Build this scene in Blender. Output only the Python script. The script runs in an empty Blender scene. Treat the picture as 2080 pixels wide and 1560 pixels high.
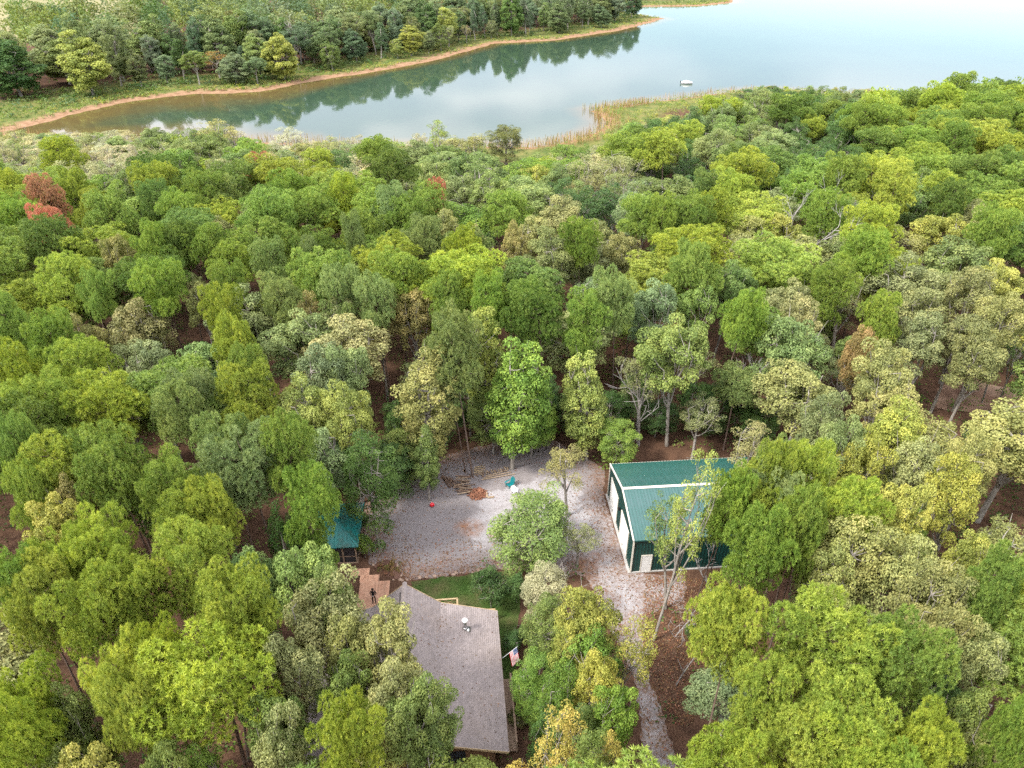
import bpy, bmesh, math, random
import numpy as np
from mathutils import Vector, Matrix, Euler

SC = bpy.context.scene
COL = SC.collection
R = math.radians

# ------------------------------------------------------------------ camera, sky, sun, exposure
CAM_H, PITCH, FPX = 52.0, R(33.0), 1450.0          # drone height over the yard, tilt, focal length in photo pixels (2080 wide)
cam_data = bpy.data.cameras.new('camera')
cam_data.sensor_width = 36.0
cam_data.lens = 36.0 * FPX / 2080.0
cam_data.clip_start = 0.5
cam_data.clip_end = 12000.0
cam = bpy.data.objects.new('camera', cam_data)
cam.location = (0, 0, CAM_H)
cam.rotation_euler = (R(90) - PITCH, 0, 0)
COL.objects.link(cam)
SC.camera = cam

SUN_DIR = Vector((-0.60, -0.30, 0.80)).normalized()  # towards the sun
SUN_EL = math.asin(SUN_DIR.z)
SUN_ROT = math.atan2(SUN_DIR.x, SUN_DIR.y)

world = bpy.data.worlds.new('World')
SC.world = world
world.use_nodes = True
wt = world.node_tree
wt.nodes.clear()
w_out = wt.nodes.new('ShaderNodeOutputWorld')
w_bg = wt.nodes.new('ShaderNodeBackground')
w_sky = wt.nodes.new('ShaderNodeTexSky')
w_sky.sky_type = 'NISHITA'
w_sky.sun_disc = False
w_sky.sun_elevation = SUN_EL
w_sky.sun_rotation = SUN_ROT % (2 * math.pi)
w_sky.air_density = 1.0
w_sky.dust_density = 0.6
w_sky.ozone_density = 1.0
# thin broken cloud over the whole sky, on a flat layer overhead
w_tc = wt.nodes.new('ShaderNodeTexCoord')
w_sep = wt.nodes.new('ShaderNodeSeparateXYZ')
wt.links.new(w_tc.outputs['Generated'], w_sep.inputs[0])
w_add = wt.nodes.new('ShaderNodeMath'); w_add.operation = 'ADD'; w_add.inputs[1].default_value = 0.12
w_abs = wt.nodes.new('ShaderNodeMath'); w_abs.operation = 'ABSOLUTE'
wt.links.new(w_sep.outputs['Z'], w_abs.inputs[0])
wt.links.new(w_abs.outputs[0], w_add.inputs[0])
w_dx = wt.nodes.new('ShaderNodeMath'); w_dx.operation = 'DIVIDE'
w_dy = wt.nodes.new('ShaderNodeMath'); w_dy.operation = 'DIVIDE'
wt.links.new(w_sep.outputs['X'], w_dx.inputs[0]); wt.links.new(w_add.outputs[0], w_dx.inputs[1])
wt.links.new(w_sep.outputs['Y'], w_dy.inputs[0]); wt.links.new(w_add.outputs[0], w_dy.inputs[1])
w_com = wt.nodes.new('ShaderNodeCombineXYZ')
wt.links.new(w_dx.outputs[0], w_com.inputs[0]); wt.links.new(w_dy.outputs[0], w_com.inputs[1])
w_noise = wt.nodes.new('ShaderNodeTexNoise')
w_noise.inputs['Scale'].default_value = 0.75
w_noise.inputs['Detail'].default_value = 5.0
w_noise.inputs['Roughness'].default_value = 0.5
wt.links.new(w_com.outputs[0], w_noise.inputs['Vector'])
w_ramp = wt.nodes.new('ShaderNodeValToRGB')
w_ramp.color_ramp.elements[0].position = 0.42
w_ramp.color_ramp.elements[0].color = (0.40, 0.40, 0.40, 1)
w_ramp.color_ramp.elements[1].position = 0.55
w_ramp.color_ramp.elements[1].color = (0.97, 0.97, 0.97, 1)
wt.links.new(w_noise.outputs['Fac'], w_ramp.inputs[0])
w_mix = wt.nodes.new('ShaderNodeMix'); w_mix.data_type = 'RGBA'
CLOUD = 14.0
# an overcast sky is brightest overhead: radiance grows with height above the horizon
w_lum = wt.nodes.new('ShaderNodeMath'); w_lum.operation = 'MULTIPLY_ADD'
w_lum.inputs[1].default_value = CLOUD * 0.38; w_lum.inputs[2].default_value = CLOUD * 0.62
wt.links.new(w_abs.outputs[0], w_lum.inputs[0])
w_cc = wt.nodes.new('ShaderNodeVectorMath'); w_cc.operation = 'SCALE'
w_cc.inputs[0].default_value = (1.0, 0.975, 1.02)
wt.links.new(w_lum.outputs[0], w_cc.inputs['Scale'])
wt.links.new(w_cc.outputs[0], w_mix.inputs['B'])
# the cloud deck ends in a strip of clear sky along the horizon
w_low = wt.nodes.new('ShaderNodeMapRange'); w_low.interpolation_type = 'SMOOTHSTEP'
w_low.inputs['From Min'].default_value = 0.10; w_low.inputs['From Max'].default_value = 0.23
w_low.inputs['To Min'].default_value = 0.05; w_low.inputs['To Max'].default_value = 1.0
wt.links.new(w_abs.outputs[0], w_low.inputs['Value'])
w_cov = wt.nodes.new('ShaderNodeMath'); w_cov.operation = 'MULTIPLY'
wt.links.new(w_ramp.outputs[0], w_cov.inputs[0]); wt.links.new(w_low.outputs[0], w_cov.inputs[1])
wt.links.new(w_cov.outputs[0], w_mix.inputs['Factor'])
wt.links.new(w_sky.outputs[0], w_mix.inputs['A'])
wt.links.new(w_mix.outputs['Result'], w_bg.inputs['Color'])
w_bg.inputs['Strength'].default_value = 0.066
wt.links.new(w_bg.outputs[0], w_out.inputs['Surface'])

sun_data = bpy.data.lights.new('sun', 'SUN')
sun_data.energy = 1.5
sun_data.angle = R(11)
sun_data.color = (1.0, 0.95, 0.86)
sun = bpy.data.objects.new('sun', sun_data)
sun.rotation_euler = SUN_DIR.to_track_quat('Z', 'Y').to_euler()
sun.location = (0, 0, 120)
COL.objects.link(sun)

SC.view_settings.view_transform = 'Standard'
SC.view_settings.look = 'None'
SC.view_settings.gamma = 1.0
SC.view_settings.use_curve_mapping = False
SC.view_settings.exposure = 2.08

SC.render.engine = 'CYCLES'
cy = SC.cycles
cy.max_bounces = 4
cy.diffuse_bounces = 2
cy.glossy_bounces = 2
cy.transmission_bounces = 3
cy.transparent_max_bounces = 4
cy.volume_bounces = 0
cy.caustics_reflective = False
cy.caustics_refractive = False
cy.use_adaptive_sampling = True
cy.adaptive_threshold = 0.02
cy.use_denoising = False

# ------------------------------------------------------------------ small helpers
_sT, _cT = math.sin(PITCH), math.cos(PITCH)

def at(px, py, z=0.0):
    """the place on the level z that the photo shows at pixel px, py"""
    u = (px - 1040) / FPX; v = (780 - py) / FPX
    d = (u, v * _sT + _cT, v * _cT - _sT)
    t = (z - CAM_H) / d[2]
    return d[0] * t, d[1] * t

def proj(x, y, z):
    dz = z - CAM_H
    dep = y * _cT - dz * _sT
    if dep < 1: dep = 1
    return 1040 + FPX * x / dep, 780 - FPX * (y * _sT + dz * _cT) / dep, dep

def height_at(py, y):
    """height over the yard of a point y metres out that shows at row py"""
    a = PITCH - math.atan((780 - py) / FPX)
    return CAM_H - y * math.tan(a)

def srgb(r, g, b, k=1.0):
    f = lambda c: ((c / 255) / 12.92 if c <= 10 else (((c / 255) + 0.055) / 1.055) ** 2.4)
    return (f(r) * k, f(g) * k, f(b) * k, 1.0)

def tag(o, label=None, cat=None, group=None, kind=None):
    if label: o['label'] = label
    if cat: o['category'] = cat
    if group: o['group'] = group
    if kind: o['kind'] = kind
    return o

def empty(name, loc=(0, 0, 0), rz=0.0):
    o = bpy.data.objects.new(name, None)
    o.empty_display_size = 0.5
    o.location = loc; o.rotation_euler = (0, 0, rz)
    COL.objects.link(o)
    return o

def put(name, mesh, parent=None, loc=(0, 0, 0), rot=(0, 0, 0), scale=(1, 1, 1)):
    o = bpy.data.objects.new(name, mesh)
    COL.objects.link(o)
    o.parent = parent
    o.location = loc; o.rotation_euler = rot; o.scale = scale
    return o

def mesh_np(name, V, quads=None, tris=None, mats=(), attrs=None, smooth=False, mat_idx=None):
    """mesh from numpy arrays; attrs: {name: (type, per-vertex array)}"""
    me = bpy.data.meshes.new(name)
    V = np.asarray(V, np.float32)
    me.vertices.add(len(V)); me.vertices.foreach_set('co', V.ravel())
    loops, starts = [], []
    n = 0
    for F, k in ((quads, 4), (tris, 3)):
        if F is not None and len(F):
            F = np.asarray(F, np.int32)
            loops.append(F.ravel()); starts.append(n + np.arange(len(F), dtype=np.int32) * k)
            n += F.size
    L = np.concatenate(loops).astype(np.int32); S = np.concatenate(starts).astype(np.int32)
    me.loops.add(len(L)); me.loops.foreach_set('vertex_index', L)
    me.polygons.add(len(S)); me.polygons.foreach_set('loop_start', S)
    if mat_idx is not None: me.polygons.foreach_set('material_index', np.asarray(mat_idx, np.int32))
    me.update(calc_edges=True)
    me.polygons.foreach_set('use_smooth', np.full(len(S), smooth))
    for m in mats: me.materials.append(m)
    for k, (t, a) in (attrs or {}).items():
        at_ = me.attributes.new(k, t, 'POINT')
        at_.data.foreach_set('color' if t == 'FLOAT_COLOR' else 'value', np.asarray(a, np.float32).ravel())
    me.validate()
    return me

class MB:
    """collects boxes, bars, tubes and plates for one mesh"""
    def __init__(self): self.v = []; self.f = []; self.m = []
    def add(self, vs, fs, mi=0):
        b = len(self.v); self.v += [tuple(p) for p in vs]
        self.f += [tuple(i + b for i in f) for f in fs]; self.m += [mi] * len(fs)
    def box(self, c, s, rz=0.0, mi=0, M=None):
        hx, hy, hz = s[0] / 2, s[1] / 2, s[2] / 2
        P = [Vector((x, y, z)) for z in (-hz, hz) for x, y in ((-hx, -hy), (hx, -hy), (hx, hy), (-hx, hy))]
        if M is None: M = Matrix.Rotation(rz, 3, 'Z')
        c = Vector(c)
        self.add([c + M @ p for p in P], [(3, 2, 1, 0), (4, 5, 6, 7), (0, 1, 5, 4), (1, 2, 6, 5), (2, 3, 7, 6), (3, 0, 4, 7)], mi)
    def span(self, a, b, mi=0):
        a = Vector(a); b = Vector(b)
        self.box((a + b) / 2, [abs(b[i] - a[i]) for i in range(3)], mi=mi)
    def bar(self, a, b, w, h, mi=0):
        a = Vector(a); b = Vector(b); d = (b - a)
        L = d.length; q = d.to_track_quat('X', 'Z').to_matrix()
        self.box((a + b) / 2, (L, w, h), mi=mi, M=q)
    def tube(self, pts, rad, n=6, mi=0, cap=True):
        pts = [Vector(p) for p in pts]
        if not hasattr(rad, '__len__'): rad = [rad] * len(pts)
        vs = []
        for i, p in enumerate(pts):
            d = (pts[min(i + 1, len(pts) - 1)] - pts[max(i - 1, 0)]).normalized()
            a = d.orthogonal().normalized() if abs(d.z) > 0.99 else Vector((0, 0, 1)).cross(d).normalized()
            b = d.cross(a)
            for k in range(n):
                t = 2 * math.pi * k / n
                vs.append(p + (a * math.cos(t) + b * math.sin(t)) * rad[i])
        fs = [(i * n + k, i * n + (k + 1) % n, (i + 1) * n + (k + 1) % n, (i + 1) * n + k) for i in range(len(pts) - 1) for k in range(n)]
        if cap:
            fs.append(tuple(reversed(range(n)))); fs.append(tuple((len(pts) - 1) * n + k for k in range(n)))
        self.add(vs, fs, mi)
    def lathe(self, prof, c=(0, 0, 0), n=20, mi=0, sx=1, sy=1):
        vs = []; c = Vector(c)
        for r, z in prof:
            for k in range(n):
                t = 2 * math.pi * k / n
                vs.append(c + Vector((r * sx * math.cos(t), r * sy * math.sin(t), z)))
        fs = [(i * n + k, i * n + (k + 1) % n, (i + 1) * n + (k + 1) % n, (i + 1) * n + k) for i in range(len(prof) - 1) for k in range(n)]
        fs.append(tuple(reversed(range(n)))); fs.append(tuple((len(prof) - 1) * n + k for k in range(n)))
        self.add(vs, fs, mi)
    def prism(self, poly, y0, y1, mi=0, axis='y'):
        """poly of (a, z) drawn in the x-z plane, pushed along y (or in y-z along x)"""
        n = len(poly)
        P = (lambda a, t, z: (a, t, z)) if axis == 'y' else (lambda a, t, z: (t, a, z))
        vs = [P(a, y0, z) for a, z in poly] + [P(a, y1, z) for a, z in poly]
        fs = [tuple(range(n)), tuple(reversed(range(n, 2 * n)))] + [(i, i + n, (i + 1) % n + n, (i + 1) % n) for i in range(n)]
        self.add(vs, fs, mi)
    def mesh(self, name, mats, smooth=False, bevel=0.0):
        me = bpy.data.meshes.new(name)
        me.from_pydata(self.v, [], self.f)
        for m in (mats if isinstance(mats, (list, tuple)) else [mats]): me.materials.append(m)
        me.polygons.foreach_set('material_index', self.m)
        bm = bmesh.new(); bm.from_mesh(me)
        bmesh.ops.recalc_face_normals(bm, faces=bm.faces)
        if bevel: bmesh.ops.bevel(bm, geom=bm.edges[:], offset=bevel, segments=1, affect='EDGES', clamp_overlap=True)
        bm.to_mesh(me); bm.free()
        me.polygons.foreach_set('use_smooth', [smooth] * len(me.polygons))
        return me
    def build(self, name, mats, parent=None, smooth=False, bevel=0.0, **k):
        return put(name, self.mesh(name, mats, smooth, bevel), parent, **k)

# ------------------------------------------------------------------ materials
def nodes_of(m):
    m.use_nodes = True
    t = m.node_tree
    return t, t.nodes['Principled BSDF'], t.nodes['Material Output']

def N(t, typ, **k):
    n = t.nodes.new(typ)
    for a, v in k.items():
        if a.startswith('i_'): n.inputs[a[2:].replace('_', ' ')].default_value = v
        else: setattr(n, a, v)
    return n

def mixc(t, fac, a, b, mode='MIX'):
    n = t.nodes.new('ShaderNodeMix'); n.data_type = 'RGBA'; n.blend_type = mode
    for s, v in (('Factor', fac), ('A', a), ('B', b)):
        if hasattr(v, 'is_output'): t.links.new(v, n.inputs[s])
        else: n.inputs[s].default_value = v
    return n.outputs['Result']

def noise(t, scale, detail=3, rough=0.55, coord=None, lo=0.35, hi=0.65):
    if coord is None: coord = t.nodes.new('ShaderNodeTexCoord').outputs['Object']
    n = N(t, 'ShaderNodeTexNoise'); n.inputs['Scale'].default_value = scale
    n.inputs['Detail'].default_value = detail; n.inputs['Roughness'].default_value = rough
    t.links.new(coord, n.inputs['Vector'])
    mr = N(t, 'ShaderNodeMapRange'); mr.inputs['From Min'].default_value = lo; mr.inputs['From Max'].default_value = hi
    t.links.new(n.outputs['Fac'], mr.inputs['Value'])
    return mr.outputs[0]

def surf(name, c1, c2=None, scale=3.0, rough=0.8, bump=0.0, bscale=20.0, spec=0.3, metal=0.0, c3=None, scale3=0.6, island=0.0, detail=4):
    """plain procedural surface: two or three noise-mixed colours, fine bump, optional tone per loose piece"""
    m = bpy.data.materials.new(name)
    t, p, o = nodes_of(m)
    tc = t.nodes.new('ShaderNodeTexCoord').outputs['Object']
    col = None
    if c2 is not None:
        col = mixc(t, noise(t, scale, detail, coord=tc), c1, c2)
        if c3 is not None: col = mixc(t, noise(t, scale3, 3, coord=tc, lo=0.45, hi=0.7), col, c3)
    if island:
        g = N(t, 'ShaderNodeNewGeometry')
        mr = N(t, 'ShaderNodeMapRange'); mr.inputs['To Min'].default_value = 1 - island; mr.inputs['To Max'].default_value = 1 + island
        t.links.new(g.outputs['Random Per Island'], mr.inputs['Value'])
        hs = N(t, 'ShaderNodeHueSaturation')
        t.links.new(mr.outputs[0], hs.inputs['Value'])
        if col is None: hs.inputs['Color'].default_value = c1
        else: t.links.new(col, hs.inputs['Color'])
        col = hs.outputs[0]
    if col is None: p.inputs['Base Color'].default_value = c1
    else: t.links.new(col, p.inputs['Base Color'])
    p.inputs['Roughness'].default_value = rough
    p.inputs['Specular IOR Level'].default_value = spec
    p.inputs['Metallic'].default_value = metal
    if bump:
        b = N(t, 'ShaderNodeBump'); b.inputs['Strength'].default_value = bump; b.inputs['Distance'].default_value = 0.03
        t.links.new(noise(t, bscale, 4, coord=tc, lo=0, hi=1), b.inputs['Height'])
        t.links.new(b.outputs[0], p.inputs['Normal'])
    return m

def leaf_material(name, from_mesh=False, trans=0.38, spread=0.34, rough=0.6, spec=0.25):
    """leaf colour comes from the tree (object colour) or from the mesh (tint), varied leaf by leaf"""
    m = bpy.data.materials.new(name)
    t, p, o = nodes_of(m)
    if from_mesh:
        a = N(t, 'ShaderNodeAttribute', attribute_name='tint'); base = a.outputs['Color']
    else:
        base = N(t, 'ShaderNodeObjectInfo').outputs['Color']
    rnd = N(t, 'ShaderNodeAttribute', attribute_name='rnd').outputs['Fac']
    mr = N(t, 'ShaderNodeMapRange'); mr.inputs['To Min'].default_value = 1 - spread; mr.inputs['To Max'].default_value = 1 + spread
    t.links.new(rnd, mr.inputs['Value'])
    hr = N(t, 'ShaderNodeMapRange'); hr.inputs['To Min'].default_value = 0.525; hr.inputs['To Max'].default_value = 0.475
    t.links.new(rnd, hr.inputs['Value'])
    hs = N(t, 'ShaderNodeHueSaturation')
    t.links.new(mr.outputs[0], hs.inputs['Value']); t.links.new(hr.outputs[0], hs.inputs['Hue'])
    t.links.new(base, hs.inputs['Color'])
    col = hs.outputs[0]
    t.links.new(col, p.inputs['Base Color'])
    p.inputs['Roughness'].default_value = rough
    p.inputs['Specular IOR Level'].default_value = spec
    tr = N(t, 'ShaderNodeBsdfTranslucent')
    warm = mixc(t, 1.0, col, (1.15, 1.1, 0.6, 1), 'MULTIPLY')
    t.links.new(warm, tr.inputs['Color'])
    mx = N(t, 'ShaderNodeMixShader'); mx.inputs[0].default_value = trans
    t.links.new(p.outputs[0], mx.inputs[1]); t.links.new(tr.outputs[0], mx.inputs[2])
    t.links.new(mx.outputs[0], o.inputs['Surface'])
    return m

def bark_material(name, c1, c2):
    m = bpy.data.materials.new(name)
    t, p, o = nodes_of(m)
    tc = N(t, 'ShaderNodeTexCoord').outputs['Object']
    mp = N(t, 'ShaderNodeMapping'); mp.inputs['Scale'].default_value = (6, 6, 1.2)
    t.links.new(tc, mp.inputs['Vector'])
    f = noise(t, 1.0, 4, coord=mp.outputs[0])
    t.links.new(mixc(t, f, c1, c2), p.inputs['Base Color'])
    p.inputs['Roughness'].default_value = 0.9
    b = N(t, 'ShaderNodeBump'); b.inputs['Strength'].default_value = 0.6; b.inputs['Distance'].default_value = 0.05
    t.links.new(f, b.inputs['Height']); t.links.new(b.outputs[0], p.inputs['Normal'])
    return m

M_LEAF = leaf_material('leaves', trans=0.22, spread=0.48)
M_NEEDLE = leaf_material('needles', trans=0.24, spread=0.42, rough=0.5, spec=0.3)
M_MASS = leaf_material('wood_mass_leaves', from_mesh=True)
M_PINEBARK = bark_material('pine_bark', (0.10, 0.062, 0.045, 1), (0.20, 0.145, 0.115, 1))
M_OAKBARK = bark_material('oak_bark', (0.20, 0.175, 0.15, 1), (0.36, 0.33, 0.29, 1))
M_DEADWOOD = bark_material('bleached_wood', (0.25, 0.23, 0.21, 1), (0.40, 0.37, 0.35, 1))
# ------------------------------------------------------------------ lake outline, terrain
WATER_Z = -8.0
LAKE = np.array([(-172, 246), (-150, 238), (-120, 233), (-81, 236), (-40, 231), (6, 229), (24, 240), (35, 261), (30, 281), (50, 294), (95, 317),
                 (113, 321), (140, 310), (168, 303), (212, 312), (300, 330), (600, 360), (3000, 400), (3000, 3000), (700, 3000), (330, 1500),
                 (215, 900), (205, 760), (193, 703), (157, 673), (100, 666), (82, 645), (86, 626), (111, 581), (70, 514), (26, 469), (-10, 456),
                 (-42, 392), (-65, 364), (-88, 340), (-106, 316), (-130, 313), (-152, 298), (-162, 275)], float)

def inside_poly(P, x, y):
    c = np.zeros(np.shape(x), bool)
    n = len(P)
    for i in range(n):
        x0, y0 = P[i]; x1, y1 = P[(i + 1) % n]
        if y0 == y1: continue
        k = ((y0 > y) != (y1 > y)) & (x < (x1 - x0) * (y - y0) / (y1 - y0) + x0)
        c ^= k
    return c

def dist_poly(P, x, y):
    d = np.full(np.shape(x), 1e9)
    n = len(P)
    for i in range(n):
        ax, ay = P[i]; bx, by = P[(i + 1) % n]
        ex, ey = bx - ax, by - ay
        t = np.clip(((x - ax) * ex + (y - ay) * ey) / (ex * ex + ey * ey + 1e-9), 0, 1)
        d = np.minimum(d, np.hypot(x - ax - t * ex, y - ay - t * ey))
    return d

def wob(x, y, s=1.0):
    """slow irregular wander used for shores and ground"""
    return (np.sin(x * 0.21 * s + 1.3 + 1.7 * np.sin(y * 0.11 * s)) + np.sin(y * 0.27 * s + 0.4 + 1.5 * np.sin(x * 0.13 * s + 2)) + 0.5 * np.sin((x + y) * 0.61 * s)) / 2.5

def shore(x, y):
    """metres from the water's edge, land positive"""
    x = np.asarray(x, float); y = np.asarray(y, float)
    d = dist_poly(LAKE, x, y)
    s = np.where(inside_poly(LAKE, x, y), -d, d)
    return s + 1.1 * wob(x, y) * np.clip((y - 180) / 40, 0, 1)

def sstep(a, b, x):
    t = np.clip((x - a) / (b - a), 0, 1); return t * t * (3 - 2 * t)

def ground_z(x, y):
    x = np.asarray(x, float); y = np.asarray(y, float)
    s = shore(x, y)
    far = (y > 330 + 0.9 * x) | (y > 250) & (x < -150)
    near = WATER_Z + 0.5 * sstep(0, 3, s) + 7.5 * sstep(2, 125, s)
    fz = WATER_Z + 0.55 * sstep(0, 3, s) + 3.5 * sstep(3, 130, s) + 4 * sstep(150, 900, s)
    land = np.where(far, fz, near)
    slope = np.where(x < -95, 0.03, 0.10)
    bed = WATER_Z - np.clip(-s * slope, 0, 3.5)
    z = np.where(s > 0, land, bed)
    rough = np.clip((np.hypot(x, y - 45) - 40) / 30, 0, 1) * np.clip(s / 12, 0, 1)
    return z + 0.35 * wob(x, y, 0.6) * rough

def gz(x, y): return float(ground_z(np.array([x]), np.array([y]))[0])

def axis(dense0, dense1, step, far0, far1, grow=1.25):
    a = list(np.arange(dense0, dense1 + 0.1, step))
    s = step
    while a[-1] < far1: s *= grow; a.append(a[-1] + s)
    s = step
    while a[0] > far0: s *= grow; a.insert(0, a[0] - s)
    return np.array(a)

gx = axis(-240, 240, 3.2, -4500, 4500); gy = axis(-40, 700, 3.2, -3000, 5000)
X, Y = np.meshgrid(gx, gy)
Z = ground_z(X.ravel(), Y.ravel())
nx, ny = len(gx), len(gy)
I = (np.arange(ny - 1)[:, None] * nx + np.arange(nx - 1)[None, :]).ravel()
Q = np.stack([I, I + 1, I + nx + 1, I + nx], 1)
SH = shore(X.ravel(), Y.ravel())
def in_field(x, y): return ((y > 455) & (x < -0.434 * y - 16)) | ((y > 350) & (x < -0.587 * y - 18))
# open hay field far behind the woods on the other side
FIELD = in_field(X.ravel(), Y.ravel()).astype(float)

m = bpy.data.materials.new('ground_mix')
t, p, o = nodes_of(m)
tc = N(t, 'ShaderNodeTexCoord').outputs['Object']
a_sh = N(t, 'ShaderNodeAttribute', attribute_name='shore').outputs['Fac']
a_fd = N(t, 'ShaderNodeAttribute', attribute_name='field').outputs['Fac']
floor_c = mixc(t, noise(t, 0.9, 5, coord=tc), (0.050, 0.026, 0.018, 1), (0.112, 0.060, 0.038, 1))
floor_c = mixc(t, noise(t, 7.0, 4, coord=tc, lo=0.45, hi=0.8), floor_c, (0.165, 0.105, 0.066, 1))
grass_c = mixc(t, noise(t, 0.25, 4, coord=tc), (0.075, 0.105, 0.028, 1), (0.16, 0.15, 0.05, 1))
soil_c = mixc(t, noise(t, 0.5, 4, coord=tc), (0.20, 0.115, 0.065, 1), (0.28, 0.18, 0.11, 1))
hay_c = mixc(t, noise(t, 0.05, 3, coord=tc), (0.20, 0.185, 0.095, 1), (0.25, 0.225, 0.12, 1))
def ramp_of(val, a, b):
    mr = N(t, 'ShaderNodeMapRange', interpolation_type='SMOOTHSTEP'); mr.inputs['From Min'].default_value = a; mr.inputs['From Max'].default_value = b
    t.links.new(val, mr.inputs['Value']); return mr.outputs[0]
wob_n = N(t, 'ShaderNodeMath', operation='MULTIPLY_ADD'); wob_n.inputs[1].default_value = 5.0
t.links.new(noise(t, 0.12, 4, coord=tc, lo=0.2, hi=0.8), wob_n.inputs[0]); t.links.new(a_sh, wob_n.inputs[2])
c = mixc(t, ramp_of(wob_n.outputs[0], 4.0, 7.0), soil_c, grass_c)
c = mixc(t, ramp_of(wob_n.outputs[0], 17.0, 26.0), c, floor_c)
c = mixc(t, a_fd, c, hay_c)
t.links.new(c, p.inputs['Base Color'])
p.inputs['Roughness'].default_value = 0.95; p.inputs['Specular IOR Level'].default_value = 0.1
b = N(t, 'ShaderNodeBump'); b.inputs['Strength'].default_value = 0.7; b.inputs['Distance'].default_value = 0.08
t.links.new(noise(t, 5.0, 5, coord=tc, lo=0, hi=1), b.inputs['Height']); t.links.new(b.outputs[0], p.inputs['Normal'])
M_GROUND = m
me = mesh_np('ground', np.stack([X.ravel(), Y.ravel(), Z], 1), quads=Q, mats=[m], smooth=True, attrs={'shore': ('FLOAT', np.where((Y.ravel() > 330 + 0.9 * X.ravel()) | (Y.ravel() > 250) & (X.ravel() < -150), SH * 0.5, SH)), 'field': ('FLOAT', FIELD)})
tag(put('ground', me), 'brown leaf-strewn forest floor and lake banks', kind='structure')

# lake
m = bpy.data.materials.new('lake_water')
t, p, o = nodes_of(m)
tc = N(t, 'ShaderNodeTexCoord').outputs['Object']
dep = N(t, 'ShaderNodeAttribute', attribute_name='depth').outputs['Fac']
nd = N(t, 'ShaderNodeMath', operation='MULTIPLY_ADD'); nd.inputs[1].default_value = 0.5
t.links.new(noise(t, 0.06, 4, coord=tc, lo=0.3, hi=0.7), nd.inputs[0]); t.links.new(dep, nd.inputs[2])
mr = N(t, 'ShaderNodeMapRange', interpolation_type='SMOOTHSTEP'); mr.inputs['From Min'].default_value = 0.3; mr.inputs['From Max'].default_value = 2.2
t.links.new(nd.outputs[0], mr.inputs['Value'])
deep = mixc(t, noise(t, 0.03, 3, coord=tc), (0.030, 0.056, 0.036, 1), (0.036, 0.064, 0.040, 1))
t.links.new(mixc(t, mr.outputs[0], (0.110, 0.080, 0.030, 1), deep), p.inputs['Base Color'])
p.inputs['Roughness'].default_value = 0.035
p.inputs['IOR'].default_value = 1.35
mp = N(t, 'ShaderNodeMapping'); mp.inputs['Scale'].default_value = (1.0, 0.5, 1)
t.links.new(tc, mp.inputs['Vector'])
b = N(t, 'ShaderNodeBump'); b.inputs['Distance'].default_value = 0.25
opn = N(t, 'ShaderNodeAttribute', attribute_name='open').outputs['Fac']      # wind ripples on the open lake, calm in the cove
rip = N(t, 'ShaderNodeMath', operation='MULTIPLY_ADD'); rip.inputs[1].default_value = 0.06; rip.inputs[2].default_value = 0.035
rpn = N(t, 'ShaderNodeMath', operation='MULTIPLY'); t.links.new(opn, rpn.inputs[0]); t.links.new(noise(t, 0.012, 3, coord=tc, lo=0.05, hi=0.6), rpn.inputs[1])
t.links.new(rpn.outputs[0], rip.inputs[0]); t.links.new(rip.outputs[0], b.inputs['Strength'])
t.links.new(noise(t, 0.9, 3, coord=mp.outputs[0], lo=0, hi=1), b.inputs['Height']); t.links.new(b.outputs[0], p.inputs['Normal'])
lx = axis(-190, 260, 6, -200, 4200); ly = axis(200, 720, 6, 190, 4500)
X2, Y2 = np.meshgrid(lx, ly); nx2, ny2 = len(lx), len(ly)
I = (np.arange(ny2 - 1)[:, None] * nx2 + np.arange(nx2 - 1)[None, :]).ravel()
Q = np.stack([I, I + 1, I + nx2 + 1, I + nx2], 1)
s2 = shore(X2.ravel(), Y2.ravel())
dp = np.clip(-s2 * np.where(X2.ravel() < -60, 0.045 + 0.055 * sstep(-110, -60, X2.ravel()), 0.16), 0, 3.5)
keep = (s2[Q].min(1) < 8)
me = mesh_np('lake', np.stack([X2.ravel(), Y2.ravel(), np.full(X2.size, WATER_Z)], 1), quads=Q[keep], mats=[m], smooth=True, attrs={'depth': ('FLOAT', dp), 'open': ('FLOAT', sstep(20, 260, X2.ravel() + 0.25 * (Y2.ravel() - 330)))})
tag(put('lake', me), 'calm green lake mirroring pale cloud', kind='structure')

# ------------------------------------------------------------------ gravel yard, lawn
def px_poly(pts, z=0.0): return np.array([at(a, b, z) for a, b in pts])

def rough_poly(P, step=0.35, amp=0.18, seed=1):
    rs = random.Random(seed); out = []
    n = len(P)
    for i in range(n):
        a = Vector(P[i]); b_ = Vector(P[(i + 1) % n]); L = (b_ - a).length
        k = max(1, int(L / step))
        nrm = Vector((-(b_ - a).y, (b_ - a).x)).normalized() if L > 0 else Vector((0, 0))
        for j in range(k):
            q = a.lerp(b_, j / k) + nrm * rs.uniform(-amp, amp)
            out.append((q.x, q.y))
    return np.array(out)

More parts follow.
